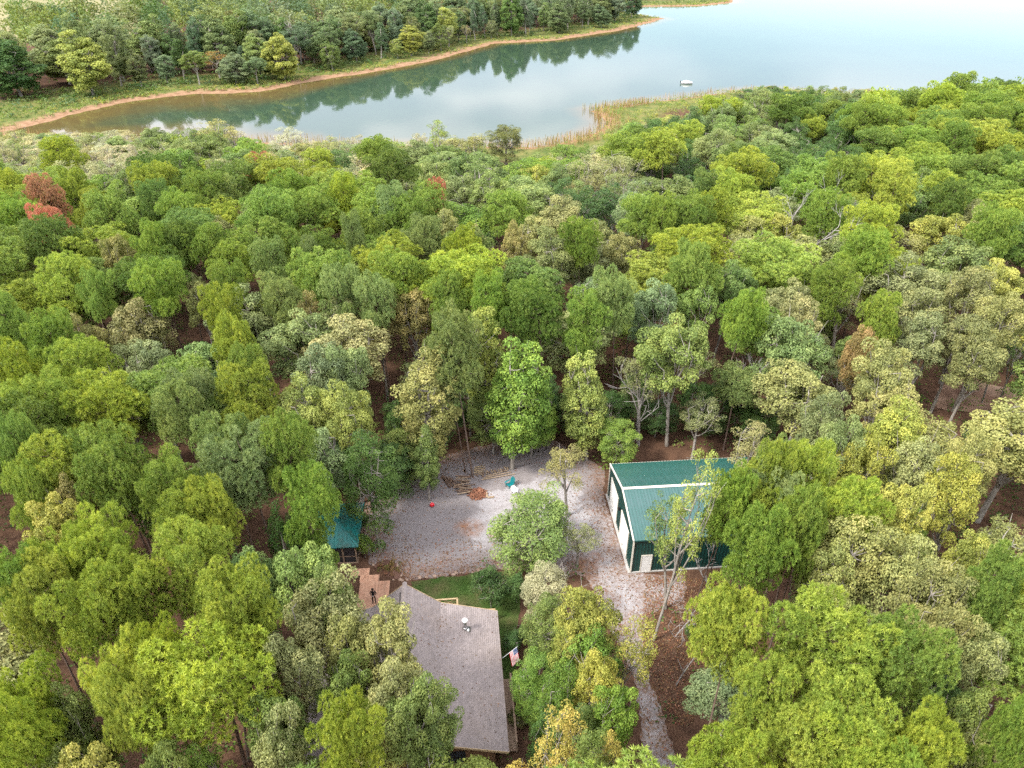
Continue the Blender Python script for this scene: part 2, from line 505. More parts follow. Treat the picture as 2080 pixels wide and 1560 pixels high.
def sheet(name, P, z, mat, cell=0.5, attr=None):
    """flat sheet over polygon P: an even grid inside, its rim drawn to the outline"""
    x0, y0 = P.min(0) - cell; x1, y1 = P.max(0) + cell
    gx = np.arange(x0, x1, cell); gy = np.arange(y0, y1, cell)
    X, Y = np.meshgrid(gx, gy); nx, ny = len(gx), len(gy)
    I = (np.arange(ny - 1)[:, None] * nx + np.arange(nx - 1)[None, :]).ravel()
    Q = np.stack([I, I + 1, I + nx + 1, I + nx], 1)
    V = np.stack([X.ravel(), Y.ravel()], 1)
    ins = inside_poly(P, V[Q].mean(1)[:, 0], V[Q].mean(1)[:, 1])
    Q = Q[ins]
    cnt = np.bincount(Q.ravel(), minlength=len(V))
    for i in np.where((cnt > 0) & (cnt < 4))[0]:
        best = None
        for k in range(len(P)):
            a = P[k]; e = P[(k + 1) % len(P)] - a
            tt = np.clip(np.dot(V[i] - a, e) / (np.dot(e, e) + 1e-9), 0, 1); q = a + tt * e
            dd = np.hypot(*(V[i] - q))
            if best is None or dd < best[0]: best = (dd, q)
        if best[0] < cell * 0.9: V[i] = best[1]
    used = np.unique(Q); remap = -np.ones(len(V), int); remap[used] = np.arange(len(used))
    V = V[used]; Q = remap[Q]
    at_ = {k: ('FLOAT', f(V[:, 0], V[:, 1])) for k, f in (attr or {}).items()}
    me = mesh_np(name, np.column_stack([V, np.full(len(V), z)]), quads=Q, mats=[mat], attrs=at_)
    return put(name, me)

YARD_PX = [(752, 1150), (744, 1110), (735, 1070), (738, 1030), (770, 990), (830, 950), (905, 925), (980, 905), (1060, 892), (1120, 892), (1180, 925), (1226, 950),
           (1228, 1008), (1277, 1163), (1330, 1167), (1392, 1172), (1392, 1225), (1340, 1232), (1312, 1262), (1306, 1320), (1322, 1390), (1345, 1450), (1368, 1520), (1385, 1640),
           (1318, 1640), (1305, 1520), (1298, 1440), (1284, 1360), (1250, 1300), (1222, 1250), (1208, 1200), (1188, 1172), (1150, 1168), (1090, 1160), (1040, 1157), (960, 1163), (860, 1176), (826, 1178), (812, 1160), (790, 1148)]
YARD = rough_poly(px_poly(YARD_PX))
LAWN_PX = [(834, 1180), (900, 1172), (1000, 1163), (1044, 1162), (1056, 1210), (1050, 1300), (1046, 1380), (1000, 1380), (1004, 1250), (930, 1242), (880, 1228), (838, 1206)]
LAWN = rough_poly(px_poly(LAWN_PX), seed=4)
PALE = [(at(985, 1070), (2.6, 3.2)), (at(1010, 1025), (2.4, 2.8)), (at(1060, 1010), (3.0, 2.2)), (at(1120, 1010), (4.0, 3.6)), (at(1205, 1080), (3.6, 5.5)), (at(1235, 1170), (3.0, 4.5)),
        (at(1290, 1190), (3.0, 2.5)), (at(1270, 1260), (2.2, 4.0)), (at(1300, 1360), (1.3, 4.5)), (at(1325, 1470), (1.1, 4.5)), (at(1345, 1560), (1.1, 4)), (at(1370, 1210), (1.6, 1.8))]
def pale(x, y):
    v = np.zeros(np.shape(x))
    for (cx, cy_), (rx, ry) in PALE:
        v = np.maximum(v, 1.25 - np.hypot((x - cx) / rx, (y - cy_) / ry))
    return np.clip(v, 0, 1)
def rust(x, y):
    v = np.zeros(np.shape(x))
    for (cx, cy_), r_ in ((at(957, 1073), 1.3), (at(1008, 1085), 0.8), (at(1190, 1150), 1.6), (at(940, 1072), .9), (at(1205, 1135), 1.0)):
        v = np.maximum(v, np.clip(1.3 - np.hypot(x - cx, y - cy_) / r_, 0, 1))
    return v
def tracks(x, y):
    line = [at(*q) for q in ((1350, 1600), (1322, 1470), (1300, 1370), (1270, 1280), (1235, 1200), (1200, 1120), (1150, 1060), (1060, 1030), (960, 1060), (860, 1090))]
    d = np.full(np.shape(x), 99.0)
    for (ax, ay), (bx, by) in zip(line[:-1], line[1:]):
        ex, ey = bx - ax, by - ay
        s = np.clip(((x - ax) * ex + (y - ay) * ey) / (ex * ex + ey * ey), 0, 1)
        d = np.minimum(d, np.hypot(x - ax - s * ex, y - ay - s * ey))
    return np.clip(1 - np.abs(d - 0.8) / 0.42, 0, 1)
def edge_in(P):
    return lambda x, y: np.clip(dist_poly(P, x, y) / 4.0, 0, 1)
m = bpy.data.materials.new('gravel')
t, p, o = nodes_of(m)
tc = N(t, 'ShaderNodeTexCoord').outputs['Object']
vor = N(t, 'ShaderNodeTexVoronoi'); vor.inputs['Scale'].default_value = 14.0
t.links.new(tc, vor.inputs['Vector'])
hsv = N(t, 'ShaderNodeSeparateColor'); t.links.new(vor.outputs['Color'], hsv.inputs[0])
grey = mixc(t, hsv.outputs[0], (0.175, 0.157, 0.157, 1), (0.250, 0.226, 0.226, 1))
white = mixc(t, hsv.outputs[1], (0.25, 0.236, 0.241, 1), (0.385, 0.365, 0.372, 1))
pa = N(t, 'ShaderNodeAttribute', attribute_name='pale').outputs['Fac']
ma = N(t, 'ShaderNodeMath', operation='MULTIPLY_ADD'); ma.inputs[1].default_value = 0.75
t.links.new(noise(t, 0.75, 5, coord=tc, lo=0.2, hi=0.8), ma.inputs[0]); t.links.new(pa, ma.inputs[2])
mr = N(t, 'ShaderNodeMapRange', interpolation_type='SMOOTHSTEP'); mr.inputs['From Min'].default_value = 0.62; mr.inputs['From Max'].default_value = 0.92
t.links.new(ma.outputs[0], mr.inputs['Value'])
c = mixc(t, mr.outputs[0], grey, white)
ed = N(t, 'ShaderNodeAttribute', attribute_name='inner').outputs['Fac']
mb = N(t, 'ShaderNodeMath', operation='MULTIPLY_ADD'); mb.inputs[1].default_value = 0.9
t.links.new(noise(t, 0.55, 5, coord=tc, lo=0.25, hi=0.75), mb.inputs[0]); t.links.new(ed, mb.inputs[2])
mr2 = N(t, 'ShaderNodeMapRange', interpolation_type='SMOOTHSTEP'); mr2.inputs['From Min'].default_value = 1.2; mr2.inputs['From Max'].default_value = 0.35
t.links.new(mb.outputs[0], mr2.inputs['Value'])
lit = mixc(t, noise(t, 9.0, 4, coord=tc), (0.135, 0.072, 0.045, 1), (0.23, 0.145, 0.10, 1))
spk = N(t, 'ShaderNodeMath', operation='MULTIPLY'); t.links.new(mr2.outputs[0], spk.inputs[0]); t.links.new(noise(t, 3.2, 5, coord=tc, lo=0.3, hi=0.62), spk.inputs[1])
c = mixc(t, spk.outputs[0], c, lit)
ru = N(t, 'ShaderNodeAttribute', attribute_name='rust').outputs['Fac']
rm = N(t, 'ShaderNodeMath', operation='MULTIPLY'); t.links.new(ru, rm.inputs[0]); t.links.new(noise(t, 1.6, 5, coord=tc, lo=0.3, hi=0.6), rm.inputs[1])
c = mixc(t, rm.outputs[0], c, (0.25, 0.125, 0.07, 1))
tk = N(t, 'ShaderNodeAttribute', attribute_name='tracks').outputs['Fac']
tm = N(t, 'ShaderNodeMath', operation='MULTIPLY'); t.links.new(tk, tm.inputs[0]); t.links.new(noise(t, 0.5, 4, coord=tc, lo=0.25, hi=1.1), tm.inputs[1])
c = mixc(t, tm.outputs[0], c, (0.17, 0.14, 0.13, 1))
t.links.new(c, p.inputs['Base Color']); p.inputs['Roughness'].default_value = 0.95; p.inputs['Specular IOR Level'].default_value = 0.15
b = N(t, 'ShaderNodeBump'); b.inputs['Strength'].default_value = 0.8; b.inputs['Distance'].default_value = 0.03
t.links.new(vor.outputs['Distance'], b.inputs['Height']); t.links.new(b.outputs[0], p.inputs['Normal'])
tag(sheet('gravel_yard', YARD, 0.022, m, cell=0.3, attr={'pale': pale, 'inner': edge_in(YARD), 'rust': rust, 'tracks': tracks}), 'grey gravel yard and driveway with a paler fresh patch', kind='structure')
m_lawn = surf('lawn_soil', (0.040, 0.085, 0.014, 1), (0.070, 0.105, 0.026, 1), 0.8, 0.95, 0.5, 12, c3=(0.12, 0.105, 0.045, 1), scale3=0.45)
tag(sheet('lawn', LAWN, 0.012, m_lawn), 'small green lawn between gravel yard and house', kind='structure')

# sandy opening in the woods on the right, reddish soil beside the drive
SAND = rough_poly(px_poly([(1900, 790), (1960, 770), (2030, 790), (2110, 800), (2110, 850), (2020, 850), (1960, 840), (1905, 830)], 0.0), amp=0.4, seed=7)
m_sand = surf('bare_sandy_soil', (0.20, 0.115, 0.075, 1), (0.33, 0.22, 0.155, 1), 0.35, 0.95, 0.4, 6, c3=(0.11, 0.06, 0.04, 1), scale3=0.25)
zs = max(gz(a, b_) for a, b_ in SAND[::6])
so = sheet('bare_soil', SAND, 0.0, m_sand, cell=1.0)
co = np.array([v.co[:] for v in so.data.vertices]); co[:, 2] = ground_z(co[:, 0], co[:, 1]) + 0.07
so.data.vertices.foreach_set('co', co.astype(np.float32).ravel())
tag(so, 'bare sandy soil opening among trees on the right', kind='structure')

rng = np.random.default_rng(11)
def scatter_in(P, n, rng):
    x0, y0 = P.min(0); x1, y1 = P.max(0)
    out = np.zeros((0, 2))
    while len(out) < n:
        q = np.column_stack([rng.uniform(x0, x1, n * 2), rng.uniform(y0, y1, n * 2)])
        out = np.vstack([out, q[inside_poly(P, q[:, 0], q[:, 1])]])
    return out[:n]

# fallen leaves on gravel and ground near it
q = scatter_in(YARD, 15000, rng)
w_ = np.clip(1.15 - dist_poly(YARD, q[:, 0], q[:, 1]) / 5.0, 0.10, 1) * np.where(q[:, 0] < -3, 1.0, 0.55)
q = q[rng.random(len(q)) < w_]
q2 = scatter_in(px_poly([(1310, 1170), (1500, 1180), (1520, 1300), (1400, 1480), (1340, 1460), (1300, 1320)]), 5000, rng)
q = np.vstack([q, q2]); n = len(q)
ang = rng.uniform(0, 6.283, n); ln = rng.uniform(0.05, 0.11, n); wd = ln * rng.uniform(0.4, 0.7, n)
ax = np.column_stack([np.cos(ang), np.sin(ang), rng.uniform(-.3, .3, n)]) * ln[:, None]
bx = np.column_stack([-np.sin(ang), np.cos(ang), rng.uniform(-.3, .3, n)]) * wd[:, None]
cen = np.column_stack([q, np.full(n, 0.06)])
V = np.stack([cen - ax, cen + bx, cen + ax, cen - bx], 1).reshape(-1, 3)
pal = np.array([(0.22, 0.10, 0.05, 1), (0.30, 0.15, 0.07, 1), (0.16, 0.08, 0.045, 1), (0.36, 0.22, 0.11, 1), (0.26, 0.18, 0.11, 1)])
me = mesh_np('fallen_leaves', V, quads=np.arange(4 * n).reshape(-1, 4), mats=[M_MASS], attrs={'tint': ('FLOAT_COLOR', np.repeat(pal[rng.integers(0, 5, n)], 4, 0)), 'rnd': ('FLOAT', np.repeat(rng.random(n), 4))})
tag(put('fallen_leaves', me), 'brown fallen leaves scattered over the gravel', 'leaves', kind='stuff')

# grass blades of the lawn
q = scatter_in(LAWN, 16000, rng); n = len(q)
ang = rng.uniform(0, 6.283, n); h = rng.uniform(0.05, 0.13, n)
dr = np.column_stack([np.cos(ang), np.sin(ang), np.zeros(n)])
base = np.column_stack([q, np.full(n, 0.012)])
tip = base + np.column_stack([rng.normal(0, .04, n), rng.normal(0, .04, n), h])
V = np.stack([base - dr * 0.012, base + dr * 0.012, tip], 1).reshape(-1, 3)
dry = (wob(q[:, 0] * 3, q[:, 1] * 3) + rng.normal(0, .35, n)) > 0.8
tint = np.where(dry[:, None], (0.23, 0.19, 0.08, 1), (0.085, 0.155, 0.026, 1))
me = mesh_np('grass', V, tris=np.arange(3 * n).reshape(-1, 3), mats=[M_MASS], attrs={'tint': ('FLOAT_COLOR', np.repeat(tint, 3, 0)), 'rnd': ('FLOAT', np.repeat(rng.random(n), 3))})
tag(put('grass', me), 'short green grass of the small lawn by the house', 'grass', kind='stuff')
# ------------------------------------------------------------------ tree models (a few of each kind; every tree in the wood is its own object)
def unit(v): return v / (np.linalg.norm(v, axis=-1, keepdims=True) + 1e-9)

def rand_dirs(rg, n, up=0.0):
    d = rg.normal(size=(n, 3)); d = unit(d); d[:, 2] += up
    return unit(d)

def leaf_cloud(rg, C, rad, n_each, size, flat=0.75, up=0.42, thin=0.62, inner=0.66):
    """leaves on the shells of clumps: arrays of quads, one random tone per leaf"""
    C = np.asarray(C); k = len(C)
    idx = np.repeat(np.arange(k), n_each); n = len(idx)
    d = rand_dirs(rg, n, up)
    r = np.asarray(rad)[idx] * (inner + (1 - inner) * rg.random(n) ** 0.6)
    pos = C[idx] + d * r[:, None] * np.array([1, 1, flat])
    nrm = unit(d * 0.9 + rg.normal(size=(n, 3)) * 0.55 + np.array([0, 0, 0.35]))
    a = unit(np.cross(nrm, rg.normal(size=(n, 3)))); b = np.cross(nrm, a)
    l = size * rg.uniform(0.7, 1.3, n)[:, None]
    V = np.stack([pos - a * l * 0.5, pos + b * l * 0.5 * thin, pos + a * l * 0.5 - nrm * l * 0.12, pos - b * l * 0.5 * thin], 1)
    tone = 0.5 * rg.random(k)[idx] + 0.5 * rg.random(n)
    return V.reshape(-1, 3), np.repeat(tone, 4)

def tuft_cloud(rg, C, rad, n_each, K, L, W, flat=0.78, up=0.42, gap=0.33):
    """pine: separate pompoms of needle blades on the upper shells of clumps"""
    C = np.asarray(C); k = len(C)
    idx = np.repeat(np.arange(k), n_each); n = len(idx)
    d = rand_dirs(rg, n, up)
    pos = C[idx] + d * (np.asarray(rad)[idx] * rg.uniform(0.78, 1.04, n))[:, None] * np.array([1, 1, flat])
    cell = {}; keep = []
    for i in range(n):
        q = pos[i]; g = tuple((q // gap).astype(int)); ok = True
        for a in (-1, 0, 1):
            for b in (-1, 0, 1):
                for c in (-1, 0, 1):
                    for j in cell.get((g[0] + a, g[1] + b, g[2] + c), ()):
                        e = pos[j] - q
                        if e[0] * e[0] + e[1] * e[1] + e[2] * e[2] < gap * gap: ok = False; break
        if ok: cell.setdefault(g, []).append(i); keep.append(i)
    keep = np.array(keep); pos = pos[keep]; d = d[keep]; idx = idx[keep]; n = len(keep)
    axd = unit(d * 0.7 + np.array([0, 0, 0.75]))
    P = np.repeat(pos, K, 0); A = np.repeat(axd, K, 0)
    bd = unit(A * 0.62 + unit(rg.normal(size=(n * K, 3))) * 0.9)
    P = P + bd * 0.05
    side = unit(np.cross(bd, rg.normal(size=(n * K, 3)))) * W * 0.5
    ln = L * np.repeat(rg.uniform(0.8, 1.15, n), K)[:, None] * rg.uniform(0.85, 1.1, n * K)[:, None]
    V = np.stack([P - side, P + side, P + bd * ln], 1).reshape(-1, 3)
    tone = 0.3 * rg.random(k)[idx] + 0.5 * rg.random(n)
    tone = np.repeat(tone, K) + 0.2 * rg.random(n * K)
    return V, np.repeat(tone, 3)

def curve3(a, b, c, n=5):
    a, b, c = map(np.asarray, (a, b, c))
    t = np.linspace(0, 1, n)[:, None]
    return (1 - t) ** 2 * a + 2 * t * (1 - t) * b + t * t * c

def wood(name, tubes, mat):
    mb = MB()
    for pts, r0, r1, n in tubes:
        k = len(pts)
        mb.tube([tuple(q) for q in pts], [r0 + (r1 - r0) * i / (k - 1) for i in range(k)], n, cap=False)
    me = bpy.data.meshes.new(name); me.from_pydata(mb.v, [], mb.f); me.materials.append(mat)
    me.polygons.foreach_set('use_smooth', [True] * len(me.polygons))
    return me

def pine_proto(seed, H=18.0, RC=4.5, base=0.5, dens=1.0, narrow=1.0):
    rg = np.random.default_rng(seed)
    lean = rg.normal(0, 0.35, 2)
    top = np.array([lean[0], lean[1], H * 0.96])
    axis_pts = curve3((0, 0, -0.4), (lean[0] * .2, lean[1] * .2, H * 0.5), top, 8)
    tubes = [(axis_pts, 0.24, 0.05, 8)]
    on_axis = lambda z: curve3((0, 0, -0.4), (lean[0] * .2, lean[1] * .2, H * 0.5), top, 40)[min(39, max(0, int((z + .4) / (top[2] + .4) * 39)))]
    C, CR = [], []
    nb = int(27 * dens)
    big = rg.uniform(0, 6.28); bias = rg.uniform(0.05, 0.25)
    for i in range(nb):
        t = ((i + rg.uniform(.2, .8)) / nb) ** 0.9
        z = H * base + (H * 0.97 - H * base) * t
        prof = min(1.0, 0.72 + 1.3 * t) if t < 0.21 else math.sqrt(max(0.03, 1 - ((t - 0.21) / 0.82) ** 2.4))
        az = i * 2.399 + rg.uniform(-.5, .5)
        L = max(0.5, RC * prof * rg.uniform(0.52, 1.12) * (1 + bias * math.cos(az - big)) * narrow)
        if t < 0.15 and rg.random() < 0.35: L *= 0.55
        dr = np.array([math.cos(az), math.sin(az), 0])
        s = on_axis(z)
        e = s + dr * L + np.array([0, 0, L * (0.05 + 0.55 * t) + rg.uniform(-.2, .2)])
        mid = s + dr * L * 0.55 + np.array([0, 0, L * 0.05])
        br = curve3(s, mid, e, 5)
        tubes.append((br, 0.03 + 0.011 * L, 0.015, 4))
        perp = np.array([-dr[1], dr[0], 0])
        lobe = 0.60 + 0.17 * L * rg.uniform(0.65, 1.35)
        C.append(e + np.array([0, 0, .1])); CR.append(lobe)
        if L > 1.6:
            for sd in (-1, 1):
                if rg.random() < 0.8:
                    C.append(s + (e - s) * rg.uniform(.62, .85) + perp * sd * (0.55 + 0.16 * L) + rg.normal(0, .15, 3)); CR.append(lobe * rg.uniform(.65, .95))
        if L > 2.4:
            C.append(s + (e - s) * rg.uniform(.42, .58) + perp * rg.uniform(-.5, .5) + np.array([0, 0, .25])); CR.append(lobe * rg.uniform(.7, .95))
    n_each = np.maximum(14, (62 * np.array(CR) ** 2).astype(int))
    V, tone = tuft_cloud(rg, C, CR, n_each, 24, 0.33, 0.085)
    crown = mesh_np('pine_crown', V, tris=np.arange(len(V)).reshape(-1, 3), mats=[M_NEEDLE], attrs={'rnd': ('FLOAT', tone)})
    low = leaf_cloud(np.random.default_rng(seed + 5), C, np.array(CR), 7, 0.7, thin=0.8, inner=0.75)
    return dict(wood=wood('pine_trunk', tubes, M_PINEBARK), crown=crown, low=low, H=H * 1.04, R=RC * 1.17)

def broad_proto(seed, H=16.0, RC=4.6, base=0.36, clumps=92, leaves=190, size=0.235, cr=(0.65, 1.1), conic=0.0, bark=None, trunk_r=0.25, fill=0.58, trunk_to=0.5, limbs=7, lean=0.5, deadtips=0, upb=0.22, zmin=-0.75):
    rg = np.random.default_rng(seed)
    cz = H * (base + 1.0) / 2; hz = H * (1.0 - base) / 2 - 0.5
    lobes = rand_dirs(rg, 12, 0.25); lw = rg.uniform(-0.42, 0.20, 12)
    C, CR = [], []
    tries = 0
    while len(C) < clumps and tries < clumps * 60:
        tries += 1
        d = rand_dirs(rg, 1, upb)[0]
        if d[2] < zmin: continue
        f = rg.uniform(fill, 1.0) ** 0.8
        k = 1 + float(np.sum(lw * np.clip(lobes @ d - 0.72, 0, 1) * 3.5))
        q = d * f * k * np.array([RC - .6, RC - .6, hz])
        if conic: q[:2] *= max(0.12, 1 - conic * (q[2] + hz) / (2 * hz))
        q = q + np.array([0, 0, cz])
        r = rg.uniform(*cr)
        if C and np.min(np.linalg.norm(np.array(C) - q, axis=1)) < 0.58 * r: continue
        C.append(q); CR.append(r)
    C = np.array(C)
    off = rg.normal(0, lean, 2)
    fork = np.array([off[0] * .5, off[1] * .5, H * trunk_to])
    tubes = [(curve3((0, 0, -0.4), (off[0] * .1, off[1] * .1, H * .25), fork, 6), trunk_r, trunk_r * 0.6, 8)]
    order = np.argsort(rg.random(len(C)))
    anchors = []
    for j in range(limbs):
        az = 6.283 * j / limbs + rg.uniform(-.4, .4)
        rr = RC * rg.uniform(0.35, 0.62) if j else 0.2
        e = np.array([math.cos(az) * rr, math.sin(az) * rr, cz + hz * rg.uniform(0.05, 0.62)])
        st = curve3((0, 0, -0.4), (off[0] * .1, off[1] * .1, H * .25), fork, 12)[rg.integers(7, 12)]
        md = (st + e) / 2 + np.array([math.cos(az), math.sin(az), 0]) * 0.5 - np.array([0, 0, 0.3]) + rg.normal(0, .25, 3)
        cv = curve3(st, md, e, 7); anchors.append(cv)
        tubes.append((cv, trunk_r * 0.5, 0.045, 6))
    A = np.concatenate([c[2:] for c in anchors])
    for q in C:
        dd = np.linalg.norm(A - q, axis=1) + 0.6 * np.clip(A[:, 2] - q[2], 0, None)
        s = A[np.argmin(dd)]
        md = (s + q) / 2 + rg.normal(0, .22, 3) + np.array([0, 0, -.15])
        tubes.append((curve3(s, md, q, 4), 0.05, 0.018, 4))
        if rg.random() < 0.55:
            e2 = q + rg.normal(0, .45, 3) + np.array([0, 0, .3])
            tubes.append((np.array([q, (q + e2) / 2 + rg.normal(0, .08, 3), e2]), 0.02, 0.008, 3))
    for _ in range(deadtips):
        s = A[rg.integers(len(A))]; d = unit(s - np.array([0, 0, cz - hz]))
        e = s + d * rg.uniform(1.2, 2.4)
        tubes.append((curve3(s, (s + e) / 2 + rg.normal(0, .2, 3), e, 4), 0.05, 0.012, 4))
    n_each = np.maximum(10, (leaves * (np.array(CR) / np.mean(CR)) ** 2 * rg.uniform(.75, 1.2, len(C))).astype(int))
    V, tone = leaf_cloud(rg, C, CR, n_each, size)
    crown = mesh_np('leaf_crown', V, quads=np.arange(len(V)).reshape(-1, 4), mats=[M_LEAF], attrs={'rnd': ('FLOAT', tone)})
    low = leaf_cloud(np.random.default_rng(seed + 5), C, np.array(CR) * 1.05, 9, 0.62, thin=0.75)
    return dict(wood=wood('tree_trunk', tubes, bark or M_OAKBARK), crown=crown, low=low, H=H, R=RC)

def snag_proto(seed, H=14.0, lean=(0, 0), spread=0.5, levels=4, r0=0.2, first=0.35):
    rg = np.random.default_rng(seed)
    tubes = []
    def grow(s, d, L, r, lv):
        e = s + d * L
        md = s + d * L * 0.5 + rg.normal(0, 0.06 * L, 3)
        cv = curve3(s, md, e, 5 if lv > 1 else 4)
        tubes.append((cv, r, r * 0.60, 6 if lv > 2 else 4))
        if lv <= 0: return
        for k in range(rg.integers(2, 4) if lv > 1 else rg.integers(2, 4)):
            f = rg.uniform(0.5, 1.0) if k else 1.0
            q = cv[min(len(cv) - 1, int(f * (len(cv) - 1)))]
            nd = unit(d + rg.normal(0, spread, 3) + np.array([0, 0, 0.18]))
            grow(q, nd, L * rg.uniform(0.5, 0.78), r * 0.60, lv - 1)
    d0 = unit(np.array([lean[0], lean[1], 1.0]))
    grow(np.array([0, 0, -.3]), d0, H * first, r0, levels)
    allp = np.concatenate([c for c, *_ in tubes]); top = allp[:, 2].max()
    k = H / top
    tubes = [(c * np.array([k, k, k]), a, b, n) for c, a, b, n in tubes]
    return dict(wood=wood('dead_trunk', tubes, M_DEADWOOD), crown=None, low=None, H=H, R=max(1.0, np.abs(allp[:, :2]).max() * k))

PROTO = {
    'pine': [pine_proto(s, base=bs, narrow=nw) for s, bs, nw in ((1, .62, 1), (2, .66, 1.05), (3, .58, .95), (4, .64, 1), (5, .69, 1.05), (6, .60, 1), (7, .66, 1), (8, .63, 1))],
    'oak': [broad_proto(20 + i, lean=.7, deadtips=4, clumps=84, cr=(0.5, 1.2), fill=0.42, limbs=8) for i in range(8)],
    'tall': [broad_proto(40 + i, RC=3.6, base=0.08, clumps=150, leaves=135, cr=(0.5, 1.0), trunk_to=0.7, limbs=9, conic=0.14, lean=.3, upb=-0.02, zmin=-0.97) for i in range(4)],
    'round': [broad_proto(50 + i, RC=4.8, base=0.03, clumps=112, leaves=170, size=0.22, cr=(0.6, 1.25), trunk_to=0.5, limbs=9, lean=.3, upb=0.08, zmin=-0.9) for i in range(4)],
    'sparse': [broad_proto(60 + i, RC=3.8, base=0.34, clumps=52, leaves=100, size=0.19, cr=(0.55, 0.95), fill=0.4, deadtips=6, limbs=8) for i in range(4)],
    'cone': [broad_proto(80 + i, RC=3.2, base=0.06, clumps=95, leaves=110, size=0.22, cr=(0.6, 1.0), conic=0.78, trunk_to=0.85, limbs=8, lean=.1) for i in range(2)],
    'bush': [broad_proto(90 + i, H=4.0, RC=2.3, base=0.02, clumps=44, leaves=170, size=0.13, cr=(0.4, 0.62), trunk_r=0.07, trunk_to=0.3, limbs=5, lean=.1) for i in range(3)],
}

PROTO_BIG = [broad_proto(150 + i, RC=4.8, base=0.03, clumps=150, leaves=150, size=0.34, cr=(0.7, 1.2), trunk_to=0.5, limbs=9, lean=.3, upb=0.08, zmin=-0.9) for i in range(2)]

# ------------------------------------------------------------------ leaf colours
K = 0.70
PAL = dict(
    p1=(178, 198, 68), p2=(154, 184, 74), p3=(158, 180, 104), p4=(130, 160, 70),
    o1=(174, 178, 106), o2=(156, 166, 100), o3=(140, 162, 82), o4=(162, 162, 92),
    t1=(178, 170, 104), t2=(174, 154, 96), b1=(150, 168, 106), b2=(140, 164, 102),
    g1=(134, 168, 64), g2=(138, 166, 86), g3=(92, 126, 60), g4=(152, 172, 96),
    y1=(226, 208, 92), y2=(184, 188, 84), y3=(170, 186, 88), y4=(206, 166, 76),
    w1=(166, 176, 110), w2=(178, 180, 104), w3=(206, 204, 150), d1=(104, 138, 68), d2=(124, 128, 70),
    r1=(200, 146, 116), r2=(216, 148, 114), r3=(190, 146, 122), f1=(108, 138, 94), f2=(126, 150, 96), f3=(148, 164, 102), f4=(130, 152, 108))  # f tones: far-bank leaves, lightened to put distance haze into the colour
WORDS = dict(
    p1='bright yellow-green', p2='mid green', p3='pale green', p4='deep green', o1='olive-tan', o2='grey-olive', o3='green', o4='brownish olive', t1='tan', t2='russet tan',
    b1='grey-green', b2='blue-green', g1='vivid green', g2='soft green', g3='dark green', g4='pale green', y1='yellow', y2='yellow-green', y3='light yellow-green', y4='orange-yellow',
    w1='pale olive', w2='pale yellowish', w3='straw-coloured', d1='dull dark green', d2='brownish dark green', r1='rusty brown', r2='rust-orange', r3='reddish brown',
    f1='dark bluish green', f2='muted green', f3='olive green', f4='grey-green')
class Kind:
    def __init__(self, noun, name, cat, h, r): self.noun, self.name, self.cat, self.h, self.r = noun, name, cat, h, r
KINDS = {}
KINDS['pine'] = Kind('pine', 'pine_tree', 'pine tree', 17.4, 5.0)
KINDS['oak'] = Kind('oak', 'oak_tree', 'oak tree', 15.4, 5.3)
KINDS['round'] = Kind('maple', 'maple_tree', 'maple tree', 14.0, 4.9)
KINDS['tall'] = Kind('sweetgum', 'sweetgum_tree', 'sweetgum tree', 15.2, 3.7)
KINDS['sparse'] = Kind('hickory', 'hickory_tree', 'hickory tree', 14.4, 4.4)
KINDS['cone'] = Kind('cedar', 'cedar_tree', 'cedar tree', 14.0, 3.6)
KINDS['bush'] = Kind('shrub', 'shrub', 'shrub', 3.5, 2.0)
def pick(kind, *cols): return kind, cols
MIXES = [  # what grows in each part of the wood, by number
    pick('pine', 'p1', 'p1', 'p2', 'p2', 'p4'),   # 0 bright pines
    pick('pine', 'p3', 'p3', 'p2'),               # 1 pale pines
    pick('oak', 'o1', 'o1', 'o2', 'o3'),          # 2 olive oaks
    pick('oak', 't1', 'o1', 'o4'),                # 3 tan oaks
    pick('oak', 'g1', 'o3', 'g2', 'g4'),          # 4 green broadleaf
    pick('oak', 'b1', 'b2', 'o2'),                # 5 grey-green oaks
    pick('oak', 'y2', 'o1', 'y3'),                # 6 yellowing
    pick('sparse', 'w1', 'w2', 'g4', 'w3'),       # 7 pale shore trees
    pick('round', 'g3', 'd1', 'o3'),              # 8 dark
]
MAP_Y = [240, 330, 420, 510, 600, 690, 780, 870, 960, 1050, 1140, 1230, 1330, 1430]
MAP = [
    [7, 7, 4, 7, 7, 4, 4, 7, 8, 4, 8, 0, 0], [0, 4, 0, 0, 0, 4, 4, 8, 4, 0, 0, 4, 0], [0, 0, 0, 0, 0, 0, 2, 2, 0, 2, 2, 0, 2], [0, 0, 0, 0, 0, 0, 2, 5, 0, 2, 2, 2, 6],
    [0, 2, 2, 5, 2, 2, 0, 0, 5, 1, 5, 2, 2], [0, 0, 0, 5, 3, 4, 4, 4, 2, 8, 2, 2, 2], [0, 0, 1, 4, 2, 4, 4, 8, 8, 2, 6, 2, 2], [0, 0, 1, 5, 2, 4, 8, 8, 8, 0, 0, 6, 6],
    [6, 0, 0, 1, 5, 4, 4, 8, 8, 0, 0, 6, 2], [0, 0, 0, 4, 8, 4, 4, 8, 0, 0, 0, 2, 2], [0, 0, 0, 4, 4, 4, 4, 4, 0, 2, 2, 2, 0], [0, 0, 0, 2, 2, 4, 4, 4, 0, 0, 0, 1, 2],
    [0, 4, 0, 0, 2, 4, 4, 4, 0, 0, 0, 1, 8], [2, 2, 0, 0, 2, 4, 6, 6, 0, 0, 0, 0, 2]]
def code_at(px, py):
    k = max([i for i, y in enumerate(MAP_Y) if y <= py] or [0])
    return MAP[k][min(12, max(0, int(px / 160)))]

